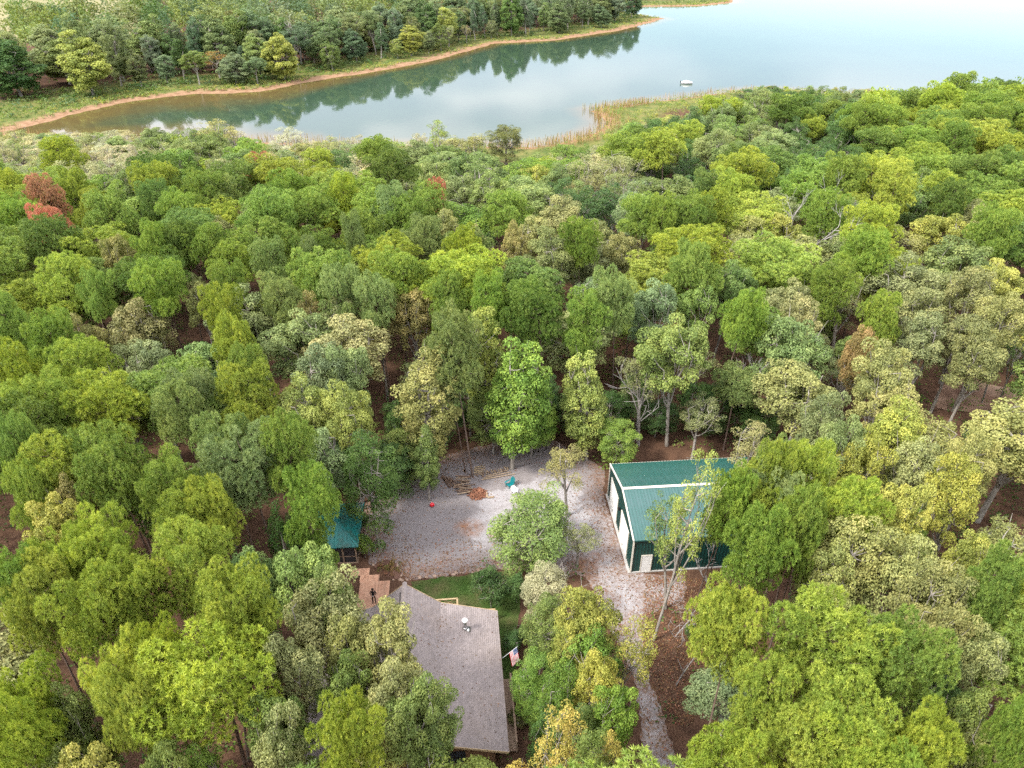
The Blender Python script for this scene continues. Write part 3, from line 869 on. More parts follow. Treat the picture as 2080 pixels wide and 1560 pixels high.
TREES = []
RS = random.Random(5)
def tree_rec(kind, x, y, h, r, col, label=None, hand=False, z=None):
    return dict(kind=kind, x=x, y=y, z=gz(x, y) if z is None else z, h=h, r=r, col=col, rz=RS.uniform(0, 6.283), v=RS.randrange(100), label=label, hand=hand)

def T(px, top, w, col, h=None, kind=None, base=None, label=None):
    """a tree the photo shows: crown top at row top, crown w pixels wide; base = pixel where its foot stands"""
    kind = kind or ('pine' if col[0] in 'pr' else 'sparse' if col[0] == 'w' else 'oak')
    if base:
        z = 0.0
        for _ in range(5): x, y = at(*base, z); z = gz(x, y)
        if h is None: h = height_at(top, y + 0.5) - z
    else:
        h = h or KINDS[kind].h * 1.04 * RS.uniform(0.95, 1.06)
        z = 0.0
        for _ in range(4):
            x, y = at(px, top, z + h * 0.97); y -= 0.6; z = gz(x, y)
    dep = proj(x, y, z + h * 0.8)[2]
    TREES.append(tree_rec(kind, x, y, h, w / FPX * dep / 2, col, label, True))

# crowns read off the photo, by colour: column, row of the top, width, height where it is not the usual
SEEN = dict(
    w1=[(25, 262, 80, 12), (165, 262, 80, 12), (345, 285, 70, 13)],
    w2=[(430, 238, 90, 14), (650, 282, 65, 10), (680, 270, 55, 13), (930, 268, 90, 13), (968, 262, 70, 13)],
    w3=[(468, 252, 55, 11), (585, 262, 95, 10), (715, 268, 50, 12), (855, 262, 55, 13)],
    g4=[(110, 275, 95, 12), (235, 270, 90, 12), (310, 250, 75, 14), (385, 300, 70, 13), (840, 285, 90, 14), (1120, 330, 90, 14), (1000, 355, 105, 15), (940, 350, 105, 15), (880, 318, 90, 15)],
    g1=[(1055, 320, 110, 14), (1150, 280, 75, 12), (1180, 290, 55, 12), (1285, 248, 105, 10), (372, 1505, 130)],
    y2=[(1095, 335, 80, 13), (1610, 420, 110), (1902, 420, 120), (2042, 520, 110), (1835, 832, 150), (1765, 885, 120), (1985, 932, 120), (1842, 990, 125), (1992, 1062, 110), (70, 990, 130), (205, 1508, 165)],
    y3=[(1305, 300, 60, 9), (630, 770, 130), (700, 768, 120)],
    y4=[(742, 502, 52, 10)],
    r1=[(75, 374, 76, 19), (528, 320, 62, 15)],
    r2=[(107, 428, 78, 19), (870, 365, 44, 16)],
    t1=[(1168, 362, 50, 12), (605, 600, 75), (765, 592, 120), (835, 592, 115), (1042, 440, 70), (960, 445, 80), (130, 972, 100)],
    t2=[(1742, 655, 90)],
    d1=[(700, 310, 80, 14), (1945, 1345, 110), (740, 880, 130)],
    d2=[(1335, 262, 60, 9)],
    p1=[(640, 305, 90, 15), (120, 350, 75), (155, 390, 80), (30, 350, 60), (78, 528, 125), (672, 352, 75), (922, 462, 85), (470, 572, 80), (1442, 385, 85), (1480, 352, 85), (1842, 225, 70, 13), (1852, 342, 100),
        (1990, 252, 140), (2052, 205, 80, 14), (1815, 606, 90), (1585, 890, 95), (1692, 902, 130), (1735, 965, 140), (1642, 1240, 215), (1492, 1252, 150), (1705, 1372, 200), (1872, 1472, 185), (1752, 1432, 170), (1600, 1440, 180),
        (1480, 1455, 200), (1545, 1370, 150), (90, 865, 155), (195, 782, 170), (345, 988, 155), (170, 1032, 135), (382, 1076, 155), (255, 1122, 135), (432, 965, 105), (120, 1112, 120), (60, 1192, 150), (212, 1172, 165),
        (385, 1182, 150), (300, 1232, 130), (230, 1345, 150), (290, 1400, 120), (398, 1268, 250), (62, 1312, 140), (40, 1375, 140), (665, 1410, 150), (30, 700, 110), (120, 690, 140), (520, 722, 115), (480, 640, 100)],
    p2=[(500, 290, 90, 13), (765, 282, 85, 15), (20, 415, 95), (235, 393, 115), (300, 455, 85), (370, 393, 85), (405, 352, 85), (150, 560, 70), (30, 600, 85), (425, 452, 100), (332, 528, 110), (470, 525, 85), (520, 397, 130),
        (640, 390, 115), (590, 347, 105), (725, 418, 95), (850, 375, 85), (812, 408, 95), (650, 518, 115), (805, 524, 135), (905, 560, 95), (985, 568, 95), (1042, 572, 115), (1202, 592, 105), (1492, 588, 95), (1185, 445, 75),
        (1310, 405, 95), (1345, 412, 85), (1400, 395, 95), (1432, 502, 105), (1702, 385, 95), (1732, 322, 85), (1772, 470, 100), (2050, 430, 85), (1692, 532, 110), (1650, 1005, 120), (1582, 1045, 150), (2042, 1112, 120),
        (1832, 1240, 175), (2068, 1440, 110), (1900, 1560, 150), (225, 887, 150), (50, 1105, 115), (20, 880, 90), (15, 960, 90), (110, 760, 130), (460, 700, 100), (560, 870, 120), (600, 960, 120), (640, 1045, 80, 11), (330, 900, 110), (60, 660, 110)],
    p3=[(440, 350, 85), (548, 480, 78), (602, 482, 50), (740, 440, 62, 19), (800, 380, 90), (862, 448, 110), (945, 478, 95), (700, 548, 100), (590, 560, 90), (770, 560, 90), (1268, 562, 95), (1602, 932, 120), (1562, 925, 95),
        (372, 792, 120), (505, 872, 145), (445, 832, 110), (400, 780, 110)],
    p4=[(75, 455, 120), (350, 452, 75), (312, 378, 80), (1120, 578, 115), (1930, 368, 80)],
    o1=[(238, 478, 78, 17), (892, 425, 95), (690, 602, 105), (1090, 430, 95), (1262, 450, 95), (1150, 395, 120), (1532, 420, 85), (2005, 405, 110), (1645, 592, 110), (1900, 582, 130), (1822, 692, 150), (1800, 770, 140),
        (1885, 885, 150), (2010, 860, 120), (1765, 1060, 190), (1855, 1100, 190), (1682, 1112, 130), (1930, 1150, 140), (1900, 1215, 150), (1700, 1170, 120), (1992, 1452, 140), (462, 1482, 120), (622, 1210, 205), (555, 1262, 140),
        (785, 1248, 165), (540, 1452, 150)],
    o2=[(170, 455, 90), (440, 432, 90, 15), (395, 560, 80, 14), (1135, 468, 120), (1592, 382, 105), (1590, 560, 110), (1702, 785, 120), (1902, 642, 130), (2002, 655, 130), (2005, 1232, 140), (240, 740, 90)],
    o3=[(440, 600, 80), (2012, 1335, 140), (172, 1385, 125), (62, 1468, 140), (150, 1440, 140), (270, 1470, 130), (795, 1345, 150), (655, 1125, 120), (560, 1330, 150)],
    o4=[(280, 580, 150), (1992, 545, 125), (160, 640, 110)],
    b1=[(510, 592, 170), (600, 642, 170), (640, 690, 150), (1690, 835, 110), (300, 700, 120), (720, 690, 110)],
    b2=[(1342, 572, 125), (1292, 382, 115), (640, 862, 150)],
    g2=[(1442, 572, 100), (1482, 520, 95), (1742, 395, 90), (600, 1092, 180), (520, 1112, 150), (60, 800, 120), (400, 680, 130)],
    g3=[(560, 1010, 120)],
)
for col_, rows in SEEN.items():
    for f in rows: T(f[0], f[1], f[2], col_, h=f[3] if len(f) > 3 else None, kind='round' if col_ in ('d1', 'g3', 'g1') else None)

# the trees round the yard whose feet or trunks the photo shows
T(985, 642, 128, 'p3', base=(960, 968), label='tall pale green pine with a long bare trunk beside the lumber pile')
T(930, 700, 85, 'p3', base=(946, 962), label='slim pale green pine standing close behind the tall pine at the lumber pile')
T(1045, 655, 150, 'g1', kind='tall', base=(1040, 952), label='leafy vivid green sweetgum with foliage to the ground behind the turquoise chair')
T(995, 602, 115, 'y3', kind='tall', base=(1010, 905), label='light yellow-green tree rising behind the tall pine at the yard edge')
T(1180, 688, 110, 'y3', kind='tall', base=(1192, 935), label='slender yellow-green tree with pale trunk between sweetgum and green maple')
T(1248, 835, 95, 'g1', kind='round', base=(1250, 948), label='short vivid green maple at the back corner of the gravel yard')
T(1370, 632, 180, 'o3', base=(1354, 905), label='large spreading oak with pale trunk behind the green metal shop')
T(1292, 700, 110, 'o2', kind='sparse', base=(1297, 905), label='thin-leaved oak with bare limbs left of the large spreading oak')
T(1555, 622, 185, 'g2', base=(1570, 880), label='broad soft green tree behind the leaning grey dead tree')
T(845, 695, 150, 'o1', kind='tall', base=(868, 965), label='tall olive tree on the left rim of the gravel yard')
T(880, 905, 70, 'o3', kind='tall', base=(872, 1016), h=10.0, label='narrow dark green tree with foliage to the gravel beside the red ball')
T(785, 895, 130, 'd1', kind='round', base=(800, 1006), label='dull dark green tree behind the teal-roofed gazebo')
T(835, 860, 110, 'o3', kind='round', base=(820, 985), label='green tree hanging over the left end of the gravel yard')
T(1143, 890, 112, 't1', kind='sparse', base=(1152, 1048), label='thin tan sapling with few leaves in the middle of the pale gravel')
T(1085, 1006, 205, 'o3', kind='round', base=(1085, 1140), label='low spreading green tree standing in the gravel in front of the shop')
T(1165, 1062, 90, 'o2', kind='sparse', base=(1172, 1152), label='small sparse tree at the right edge of the low spreading tree')
T(1085, 1112, 105, 'w3', kind='round', base=(1095, 1275), label='pale cream-leaved tree between lawn and driveway')
T(1185, 1165, 150, 'y2', kind='oak', base=(1195, 1430), label='yellow-green hickory leaning over the driveway')
T(1245, 1215, 115, 'y2', kind='sparse', base=(1236, 1460), label='airy yellow-green hickory right beside the driveway')
T(1150, 1270, 150, 'g1', kind='round', base=(1160, 1480), h=12.5, label='green tree below the yellow-green hickory')
T(1080, 1315, 120, 'g1', kind='round', base=(1088, 1430), label='green tree with yellowing top beside the flag')
T(1130, 1440, 150, 'y1', kind='sparse', h=14.0, label='bright yellow hickory at the bottom edge right of the house')
T(1060, 1512, 110, 'y1', kind='sparse', h=13.0, label='yellow hickory in the bottom edge just right of the roof corner')
T(1260, 1492, 120, 'y1', kind='sparse', h=13.0, label='yellow tree at the bottom edge next to the driveway')
T(1335, 900, 125, 'y3', kind='sparse', base=(1328, 1300), label='tall thin yellowish tree in front of the shop roof')
T(1362, 980, 110, 'o3', kind='sparse', base=(1352, 1236), label='thin green tree in front of the shop wall')
T(1440, 955, 105, 'p2', base=(1396, 1276), label='pine with bare trunk in front of the shop roof')
T(1500, 925, 140, 'p2', base=(1512, 1232), label='bushy pine at the right end of the shop')
T(1562, 1000, 150, 'p2', base=(1535, 1250), label='dense pine with tall trunk right of the shop')
T(1455, 868, 125, 't1', kind='sparse', base=(1478, 1030), h=11.5, label='orange-tan tree rising behind the shop roof')
T(1400, 880, 110, 'o2', kind='sparse', base=(1405, 935), h=9.0, label='pale olive tree just behind the shop ridge')
T(1615, 812, 75, 't2', kind='round', base=(1612, 895), h=6.5, label='russet-brown small tree at the foot of the grey dead tree')
T(1880, 618, 130, 'o2', base=(1890, 838), label='tall dark-trunked oak at the bare sandy opening')
T(1935, 560, 120, 'o1', base=(1935, 835), label='leaning olive oak over the bare sandy opening')
T(1028, 243, 84, 'd2', kind='round', base=(1028, 335), label='lone brownish dark green tree standing against the lake')
T(885, 243, 62, 'y3', kind='sparse', h=15.0, label='spiky light green tree poking above the lakeshore trees')
for px_, py_, c_ in ((1942, 826, 'o1'), (1994, 818, 'o2'), (2020, 834, 'd1'), (2072, 824, 'o2')):
    T(px_, 700, 70, c_, kind='sparse', base=(px_, py_), h=RS.uniform(12, 14))

for px_, top_, w_, c_, k_, h_ in ((1110, 1185, 110, 'o3', 'round', 10), (1150, 1215, 110, 'y3', 'round', 12), (1215, 1275, 120, 'y2', 'oak', 14), (1120, 1350, 120, 'g1', 'round', 12), (1215, 1375, 120, 'g1', 'oak', 14), (1165, 1400, 130, 'o3', 'round', 13),
                               (1100, 1410, 90, 'g3', 'round', 10), (1195, 1470, 130, 'o3', 'round', 14), (720, 1262, 150, 'o1', 'oak', 15), (850, 1385, 135, 'o3', 'oak', 13), (800, 1300, 150, 'o1', 'oak', 15), (745, 1395, 120, 'o1', 'oak', 15), (700, 1330, 130, 'o3', 'oak', 15),
                               (870, 1490, 130, 'o3', 'sparse', 11), (780, 1500, 120, 'y2', 'sparse', 12)):
    T(px_, top_, w_, c_, kind=k_, h=h_)
T(1472, 975, 105, 'p2', base=(1474, 1268), label='pine with bare trunk right of the white dead tree')
T(1425, 1005, 75, 'p3', base=(1418, 1252), h=15.5, label='slim pine with bare trunk against the shop wall')
T(1545, 1020, 110, 'p1', base=(1560, 1290), h=17.0, label='bright pine with bare trunk at the edge of the open floor right of the shop')
for bx_, by_, hh_, cc_ in ((1240, 890, 7, 'g3'), (1285, 878, 8, 'd1'), (1330, 888, 6, 'g3'), (1400, 872, 8, 'd1'), (1440, 885, 7, 'g3'), (1490, 875, 8, 'g3'), (1532, 905, 6, 'd1'), (1110, 875, 8, 'g3'), (1160, 888, 7, 'd1'), (1065, 868, 8, 'g3'),
                           (905, 905, 8, 'd1'), (955, 885, 9, 'g3'), (1000, 878, 8, 'd1'), (820, 945, 8, 'd1'), (700, 1000, 7, 'g3')):
    T(bx_, 0, 85, cc_, kind='round', base=(bx_, by_), h=hh_)
T(1078, 770, 125, 'g1', kind='round', base=(1078, 926), h=11.0, label='leafy green maple over the back edge of the gravel, right of the sweetgum')
T(1000, 790, 105, 'o3', kind='round', base=(1002, 922), h=10.0, label='green maple over the back edge of the gravel, left of the sweetgum')
T(1450, 945, 120, 'p1', base=(1450, 1246), label='bright pine in front of the middle of the shop roof')
T(1066, 1385, 90, 'g1', kind='round', base=(1078, 1472), h=6.5, label='small green maple crowding the side porch')
# bushes
T(742, 1052, 56, 'g1', kind='bush', base=(742, 1132), h=3.2, label='rounded bright green shrub right of the gazebo')
T(735, 1028, 42, 'g3', kind='bush', base=(737, 1075), h=2.4, label='darker shrub behind the bright shrub at the gazebo')
T(1000, 1155, 100, 'g3', kind='bush', base=(998, 1236), h=5.2, label='big dark glossy green bush at the right end of the lawn')
T(1042, 1160, 60, 'd1', kind='bush', base=(1050, 1225), h=4.4, label='dull green bush behind the big dark bush')
T(1040, 1272, 60, 'g3', kind='bush', base=(1042, 1322), h=2.6, label='dark green shrub beside the front right corner of the house')
T(1090, 1250, 70, 'g2', kind='bush', base=(1092, 1330), h=3.6, label='soft green shrub below the cream-leaved tree')
T(1050, 1460, 60, 'd2', kind='bush', base=(1056, 1470), h=1.6, label='brownish shrub by the side porch')
T(1345, 295, 34, 'y2', kind='bush', h=5, label='bright yellow-green bush on the lake point')
T(1405, 247, 34, 'r3', kind='bush', h=5.5, label='reddish brown bush on the lake point')
T(1975, 862, 45, 'g3', kind='bush', h=2.5, label='small dark green shrub below the bare sandy opening')
T(1460, 1190, 60, 'g3', kind='bush', base=(1462, 1225), h=2.6, label='dark green sapling behind the white dead tree')
T(1400, 1270, 40, 'd1', kind='bush', base=(1402, 1300), h=1.8, label='small dull green shrub among the trunks by the driveway')
T(1405, 1395, 40, 'g3', kind='bush', base=(1405, 1425), h=1.8, label='small dark shrub right of the driveway')
T(1060, 1290, 44, 'g3', kind='bush', base=(1068, 1300), h=2.0, label='little dark shrub left of the soft green shrub')

# open ground in the photo that no other tree may cover
OPEN = np.array([(735, 1050), (765, 1005), (830, 960), (890, 945), (950, 935), (1050, 930), (1090, 905), (1130, 900), (1140, 930), (1230, 950), (1240, 930), (1290, 925), (1390, 935), (1480, 1000),
                 (1530, 1090), (1500, 1180), (1500, 1240), (1400, 1330), (1395, 1440), (1400, 1620), (1290, 1620), (1285, 1510), (1300, 1380), (1280, 1300), (1230, 1240), (1190, 1160), (1050, 1160), (1045, 1240), (1050, 1560), (960, 1560),
                 (860, 1500), (820, 1300), (760, 1250), (715, 1145), (676, 1115), (684, 1025)], float)
SANDPX = np.array([(1900, 780), (1960, 745), (2040, 740), (2080, 800), (2040, 850), (1960, 850), (1905, 830)], float)
BUILT = [(-8.2, 33.5, 9.5), (18.0, 53.0, 10.0), (-17.0, 51.0, 4.5)]

GRID = {}
def near_ok(x, y, r, k):
    gx_, gy_ = int(x // 12), int(y // 12)
    for i in (-1, 0, 1):
        for j in (-1, 0, 1):
            for (x2, y2, r2) in GRID.get((gx_ + i, gy_ + j), ()):
                if math.hypot(x - x2, y - y2) < k * (r + r2): return False
    return True
def mark(x, y, r): GRID.setdefault((int(x // 12), int(y // 12)), []).append((x, y, r))
for tr in TREES: mark(tr['x'], tr['y'], tr['r'])

def hides_open(x, y, z, h, r):
    pts = []
    for hh, rr in ((0.97, 0.2), (0.8, 0.85), (0.6, 0.95), (0.42, 0.7), (0.2, .1)):
        for dx in (-1, -0.5, 0, 0.5, 1):
            px, py, _ = proj(x + dx * r * rr, y, z + h * hh); pts.append((px, py))
    pts = np.array(pts)
    return inside_poly(OPEN, pts[:, 0], pts[:, 1]).any() or inside_poly(SANDPX, pts[:, 0], pts[:, 1]).any()

# row of the highest leaves against the lake, across the photo
SKY_X = [0, 300, 420, 520, 620, 800, 970, 1000, 1060, 1080, 1180, 1240, 1300, 1400, 1480, 1560, 1700, 1850, 1950, 2080]
SKY_Y = [272, 270, 262, 300, 290, 292, 290, 338, 338, 318, 310, 290, 262, 230, 196, 178, 182, 188, 184, 174]
rg = np.random.default_rng(77)
n_try = 15000
ty = 9 + 315 * rg.random(n_try) ** 0.75
tx = (rg.random(n_try) * 2 - 1) * (0.80 * (ty * _cT + 28) + 9)
tsh = shore(tx, ty)
tz = ground_z(tx, ty)
for i in range(n_try):
    x, y, sh, z = tx[i], ty[i], tsh[i], tz[i]
    if sh < 1.5 or y > 330: continue
    px, py, _ = proj(x, y, z + 15)
    c = code_at(px, py)
    if RS.random() > 0.8: c = RS.choice([0, 0, 2, 4, 5])
    point = x > 34 and y > 238
    if point and sh < 40 and c < 2 and RS.random() < 0.6: c = RS.choice([4, 7, 4])
    kind, cols = MIXES[c]
    col = RS.choice(cols)
    if kind == 'oak' and RS.random() < 0.4: kind = RS.choice(['sparse', 'sparse', 'round', 'oak'])
    if sh < 30 and kind == 'oak': kind = 'round'
    small = i > n_try * 0.7 and not (point and sh < 32)
    h = KINDS[kind].h * RS.uniform(0.78, 1.08); r = KINDS[kind].r * RS.uniform(0.75, 1.35)
    if small: h *= 0.66; r *= 0.72
    if point: h *= 0.30 + 0.55 * min(1, sh / 75); r *= 0.55 + 0.45 * min(1, sh / 60)
    elif sh < 30: h *= 0.72 + 0.28 * sh / 30; r *= 0.85
    z_max = height_at(float(np.interp(px, SKY_X, SKY_Y)) + RS.uniform(-8, 24), y)
    if point and sh < 32:
        kind = 'bush' if RS.random() < 0.65 else 'round'; h = RS.uniform(2.4, 5.5) if kind == 'bush' else RS.uniform(4, 7.5); r = RS.uniform(1.4, 3.3)
        col = RS.choice(['g1', 'g4', 'o3', 'd1', 'y2', 'o4', 'p1', 'p2', 'g3', 't1'])
        h = min(h, z_max - z)
        if h < 1.4: continue
    elif sh < 95:
        h = min(h, z_max - z)
        if h < 3.5: continue
        r = min(r, 1.2 + h * 0.36)
    if not near_ok(x, y, r, 0.62 if not small else (0.58 if y > 70 else 0.48)): continue
    if any(math.hypot(x - a, y - b) < c_ + r * .6 for a, b, c_ in BUILT): continue
    if inside_poly(YARD, np.array([x]), np.array([y]))[0] or inside_poly(LAWN, np.array([x]), np.array([y]))[0]: continue
    if 10 < y < 110 and hides_open(x, y, z, h, r): continue
    mark(x, y, r)
    TREES.append(tree_rec(kind, x, y, h, r, col, z=z))

# ------------------------------------------------------------------ far bank
FAR = []
def TF(px, by, top, w, col, kind='round', label=None):
    """a tree on the far bank: foot at row by, crown top at row top"""
    x, y = at(px, by, WATER_Z + 1.0); z = gz(x, y)
    h = max(3.0, height_at(top, y) - z)
    dep = proj(x, y, z + h)[2]
    FAR.append(tree_rec(kind, x, y, h, w / FPX * dep / 2, col, label, True))
TF(45, 198, 72, 125, 'g3', label='big dark green round tree at the left end of the far bank')
TF(190, 192, 72, 118, 'y3', label='large olive-yellow tree near the left end of the far bank')
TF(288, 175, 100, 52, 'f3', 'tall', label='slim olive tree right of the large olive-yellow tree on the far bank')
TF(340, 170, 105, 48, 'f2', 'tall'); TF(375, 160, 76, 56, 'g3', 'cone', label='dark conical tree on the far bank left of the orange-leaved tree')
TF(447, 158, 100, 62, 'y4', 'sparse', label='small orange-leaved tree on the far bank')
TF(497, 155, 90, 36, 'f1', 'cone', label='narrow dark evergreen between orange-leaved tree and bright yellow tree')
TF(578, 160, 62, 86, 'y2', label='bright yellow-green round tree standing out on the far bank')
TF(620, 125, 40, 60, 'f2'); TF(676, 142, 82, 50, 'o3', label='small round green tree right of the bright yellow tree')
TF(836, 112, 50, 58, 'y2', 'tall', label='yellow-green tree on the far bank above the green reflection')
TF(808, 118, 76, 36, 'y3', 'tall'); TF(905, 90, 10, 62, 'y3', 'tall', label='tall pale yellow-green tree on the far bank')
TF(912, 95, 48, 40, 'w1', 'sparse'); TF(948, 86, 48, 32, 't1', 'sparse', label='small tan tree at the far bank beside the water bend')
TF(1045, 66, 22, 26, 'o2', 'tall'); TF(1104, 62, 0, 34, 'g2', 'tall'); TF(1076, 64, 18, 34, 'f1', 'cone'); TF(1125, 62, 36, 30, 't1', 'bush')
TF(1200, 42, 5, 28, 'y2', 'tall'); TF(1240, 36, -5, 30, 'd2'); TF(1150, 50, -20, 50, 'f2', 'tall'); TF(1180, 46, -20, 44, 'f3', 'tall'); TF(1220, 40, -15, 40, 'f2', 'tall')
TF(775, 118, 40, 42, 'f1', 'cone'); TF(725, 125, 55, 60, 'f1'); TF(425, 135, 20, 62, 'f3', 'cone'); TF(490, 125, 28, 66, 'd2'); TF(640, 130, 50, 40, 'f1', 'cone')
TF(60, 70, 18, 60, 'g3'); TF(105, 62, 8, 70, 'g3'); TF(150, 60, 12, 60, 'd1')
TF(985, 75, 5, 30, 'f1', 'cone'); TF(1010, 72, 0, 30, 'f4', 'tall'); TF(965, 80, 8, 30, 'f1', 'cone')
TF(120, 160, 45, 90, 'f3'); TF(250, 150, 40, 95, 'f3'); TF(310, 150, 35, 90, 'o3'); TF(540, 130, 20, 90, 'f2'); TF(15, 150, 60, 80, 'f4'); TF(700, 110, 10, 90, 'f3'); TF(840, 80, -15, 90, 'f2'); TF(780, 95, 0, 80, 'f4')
for tr in FAR: mark(tr['x'], tr['y'], tr['r'])
MASS = []
n_try = 9000
ty = 255 + 380 * rg.random(n_try); tx = -470 + 590 * rg.random(n_try)
tsh = shore(tx, ty); tz = ground_z(tx, ty)
for i in range(n_try):
    x, y, sh, z = tx[i], ty[i], tsh[i], tz[i]
    if not (y > 330 + 0.9 * x or x < -150) or sh < 12: continue
    if sh < 18 and RS.random() < 0.5: continue
    if x > 60 and sh < 20: continue
    px, py, dep = proj(x, y, z + 15)
    if px < -140 or px > 1300: continue
    if in_field(x - 3, y + 5) or (x < -120 and y < 303) or (x < -150 and sh < 24): continue
    deep = sh > 55
    kind = RS.choice(['round', 'round', 'oak', 'round', 'tall']) if x < -20 else RS.choice(['tall', 'round', 'round', 'cone'])
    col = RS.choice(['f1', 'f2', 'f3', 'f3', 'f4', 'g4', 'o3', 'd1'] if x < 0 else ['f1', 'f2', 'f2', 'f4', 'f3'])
    h = RS.uniform(16, 25) * (0.6 if sh < 16 else 1.0); r = (8.6 if kind in ('round', 'oak') else 5.6) * RS.uniform(0.85, 1.25) * (0.7 if sh < 16 else 1)
    if not near_ok(x, y, r, 0.66 if not deep else 0.74): continue
    mark(x, y, r)
    (MASS if deep else FAR).append(tree_rec(kind, x, y, h * (1.1 if deep else 1), r, col, z=z))

# ------------------------------------------------------------------ set the trees out
for t_ in TREES + FAR + MASS:
    px, py, dep = proj(t_['x'], t_['y'], t_['z'] + t_['h'] * 0.85)
    t_['px'], t_['py'], t_['size'] = px, py, t_['r'] / dep * FPX
    t_['seen'] = -t_['size'] * 1.4 < px < 2080 + t_['size'] * 1.4 and -40 < py < 1560 + t_['size'] * 1.4
    c = PAL[t_['col']]
    j = RS.uniform(0.84, 1.12)
    k = srgb(*c, K)
    lum = 0.3 * k[0] + 0.6 * k[1] + 0.1 * k[2]
    k = [v + 0.06 * (lum - v) for v in k[:3]]
    t_['rgb'] = (k[0] * j * RS.uniform(0.94, 1.07), k[1] * j, k[2] * j * RS.uniform(0.85, 1.15), 1.0)
for t_ in FAR: t_['far'] = True
LIMIT = 300
INDIV = []
for kind in KINDS:
    L = [t_ for t_ in TREES + FAR if t_['kind'] == kind and t_['seen']]
    L.sort(key=lambda t_: (-t_['hand'], -t_['size']))
    INDIV += L[:LIMIT]; MASS += L[LIMIT:]
MASS += [t_ for t_ in TREES + FAR if not t_['seen']]

def zone(t_):
    x, y = t_['x'], t_['y']
    if t_.get('far'): return 'on the far bank'
    sh = float(shore(x, y))
    if x > 34 and y > 225: return 'on the lake point'
    if sh < 28: return 'on the near lakeshore'
    if y < 30: return 'at the bottom edge'
    if y < 64:
        if x < -9: return 'left of the yard'
        return 'right of the shop' if x > 24 else 'by the driveway'
    if y < 100: return 'behind the yard' if -30 < x < 22 else ('behind the shop' if x >= 22 else 'in the left woods')
    return 'towards the lake, left' if x < -25 else ('towards the lake, middle' if x < 30 else 'towards the lake, right')
for t_ in TREES + FAR + MASS: t_['zone'] = zone(t_)
def size_word(t_): return 'large ' if t_['r'] > 5.0 else ('small ' if t_['r'] < 3.0 else '')
def short_name(t_): return WORDS[t_['col']] + ' ' + KINDS[t_['kind']].noun
PX = np.array([(t_['px'], t_['py']) for t_ in INDIV])
used = {t_['label'] for t_ in INDIV if t_['label']}
for t_ in INDIV:
    if t_['label']: continue
    d = np.hypot(PX[:, 0] - t_['px'], (PX[:, 1] - t_['py']) * 1.3); order = np.argsort(d)[1:9]
    tries = []
    for o_ in order:
        u = INDIV[o_]
        dx, dy = u['px'] - t_['px'], u['py'] - t_['py']
        rel = ('left of' if dx > 0 else 'right of') if abs(dx) > abs(dy) else ('behind' if dy > 0 else 'in front of')
        tries.append(size_word(t_) + short_name(t_) + ' ' + rel + ' a ' + short_name(u) + ' ' + t_['zone'])
    for o_ in order:
        for o2 in order:
            if o2 != o_: tries.append(short_name(t_) + ' between ' + short_name(INDIV[o_]) + ' and ' + short_name(INDIV[o2]) + ' ' + t_['zone'])
    ok = [s for s in tries if s not in used and len(s.split()) <= 16]
    t_['label'] = ok[0] if ok else tries[0]
    used.add(t_['label'])

def plant(t_):
    P = PROTO_BIG if t_['kind'] == 'round' and t_['r'] > 6.5 else PROTO[t_['kind']]
    pr = P[t_['v'] % len(P)]; kd = KINDS[t_['kind']]
    root = empty(kd.name, (t_['x'], t_['y'], t_['z']), t_['rz'])
    s = t_['r'] / pr['R']
    ex = 0.88 + 0.27 * ((t_['v'] * 7) % 100) / 100
    if t_['kind'] != 'bush': root.rotation_euler = (0.09 * math.sin(t_['v'] * 2.3), 0.09 * math.cos(t_['v'] * 3.7), t_['rz'])
    root.scale = (s * ex, s / ex, t_['h'] / pr['H'])
    tag(root, t_['label'], kd.cat, (kd.noun + ' trees ' if t_['kind'] != 'bush' else 'shrubs ') + t_['zone'])
    put('trunk', pr['wood'], root)
    c = put('crown', pr['crown'], root); c.color = t_['rgb']
for t_ in INDIV: plant(t_)

# the rest of the wood, farther or hidden, as one mass
Vs, Ts, Cs = [], [], []
for t_ in MASS:
    P = PROTO[t_['kind']]; pr = P[t_['v'] % len(P)]
    V, tone = pr['low']
    V = V.reshape(-1, 4, 3); tone = tone.reshape(-1, 4)
    lim = 700 if t_['seen'] else 350
    if len(V) > lim: sel = np.random.default_rng(t_['v']).permutation(len(V))[:lim]; V, tone = V[sel], tone[sel]
    V = V.reshape(-1, 3); tone = tone.ravel()
    s = t_['r'] / pr['R']; sz = t_['h'] / pr['H']; ca, sa = math.cos(t_['rz']), math.sin(t_['rz'])
    W = np.column_stack([(V[:, 0] * ca - V[:, 1] * sa) * s + t_['x'], (V[:, 0] * sa + V[:, 1] * ca) * s + t_['y'], V[:, 2] * sz + t_['z']])
    Vs.append(W); Ts.append(tone); Cs.append(np.tile(np.array(t_['rgb']), (len(W), 1)))
V = np.concatenate(Vs)
me = mesh_np('woodland', V, quads=np.arange(len(V)).reshape(-1, 4), mats=[M_MASS], attrs={'rnd': ('FLOAT', np.concatenate(Ts)), 'tint': ('FLOAT_COLOR', np.concatenate(Cs))})
tag(put('woodland', me), 'mixed green woodland seen as one mass behind the nearer trees', 'woodland', kind='stuff')

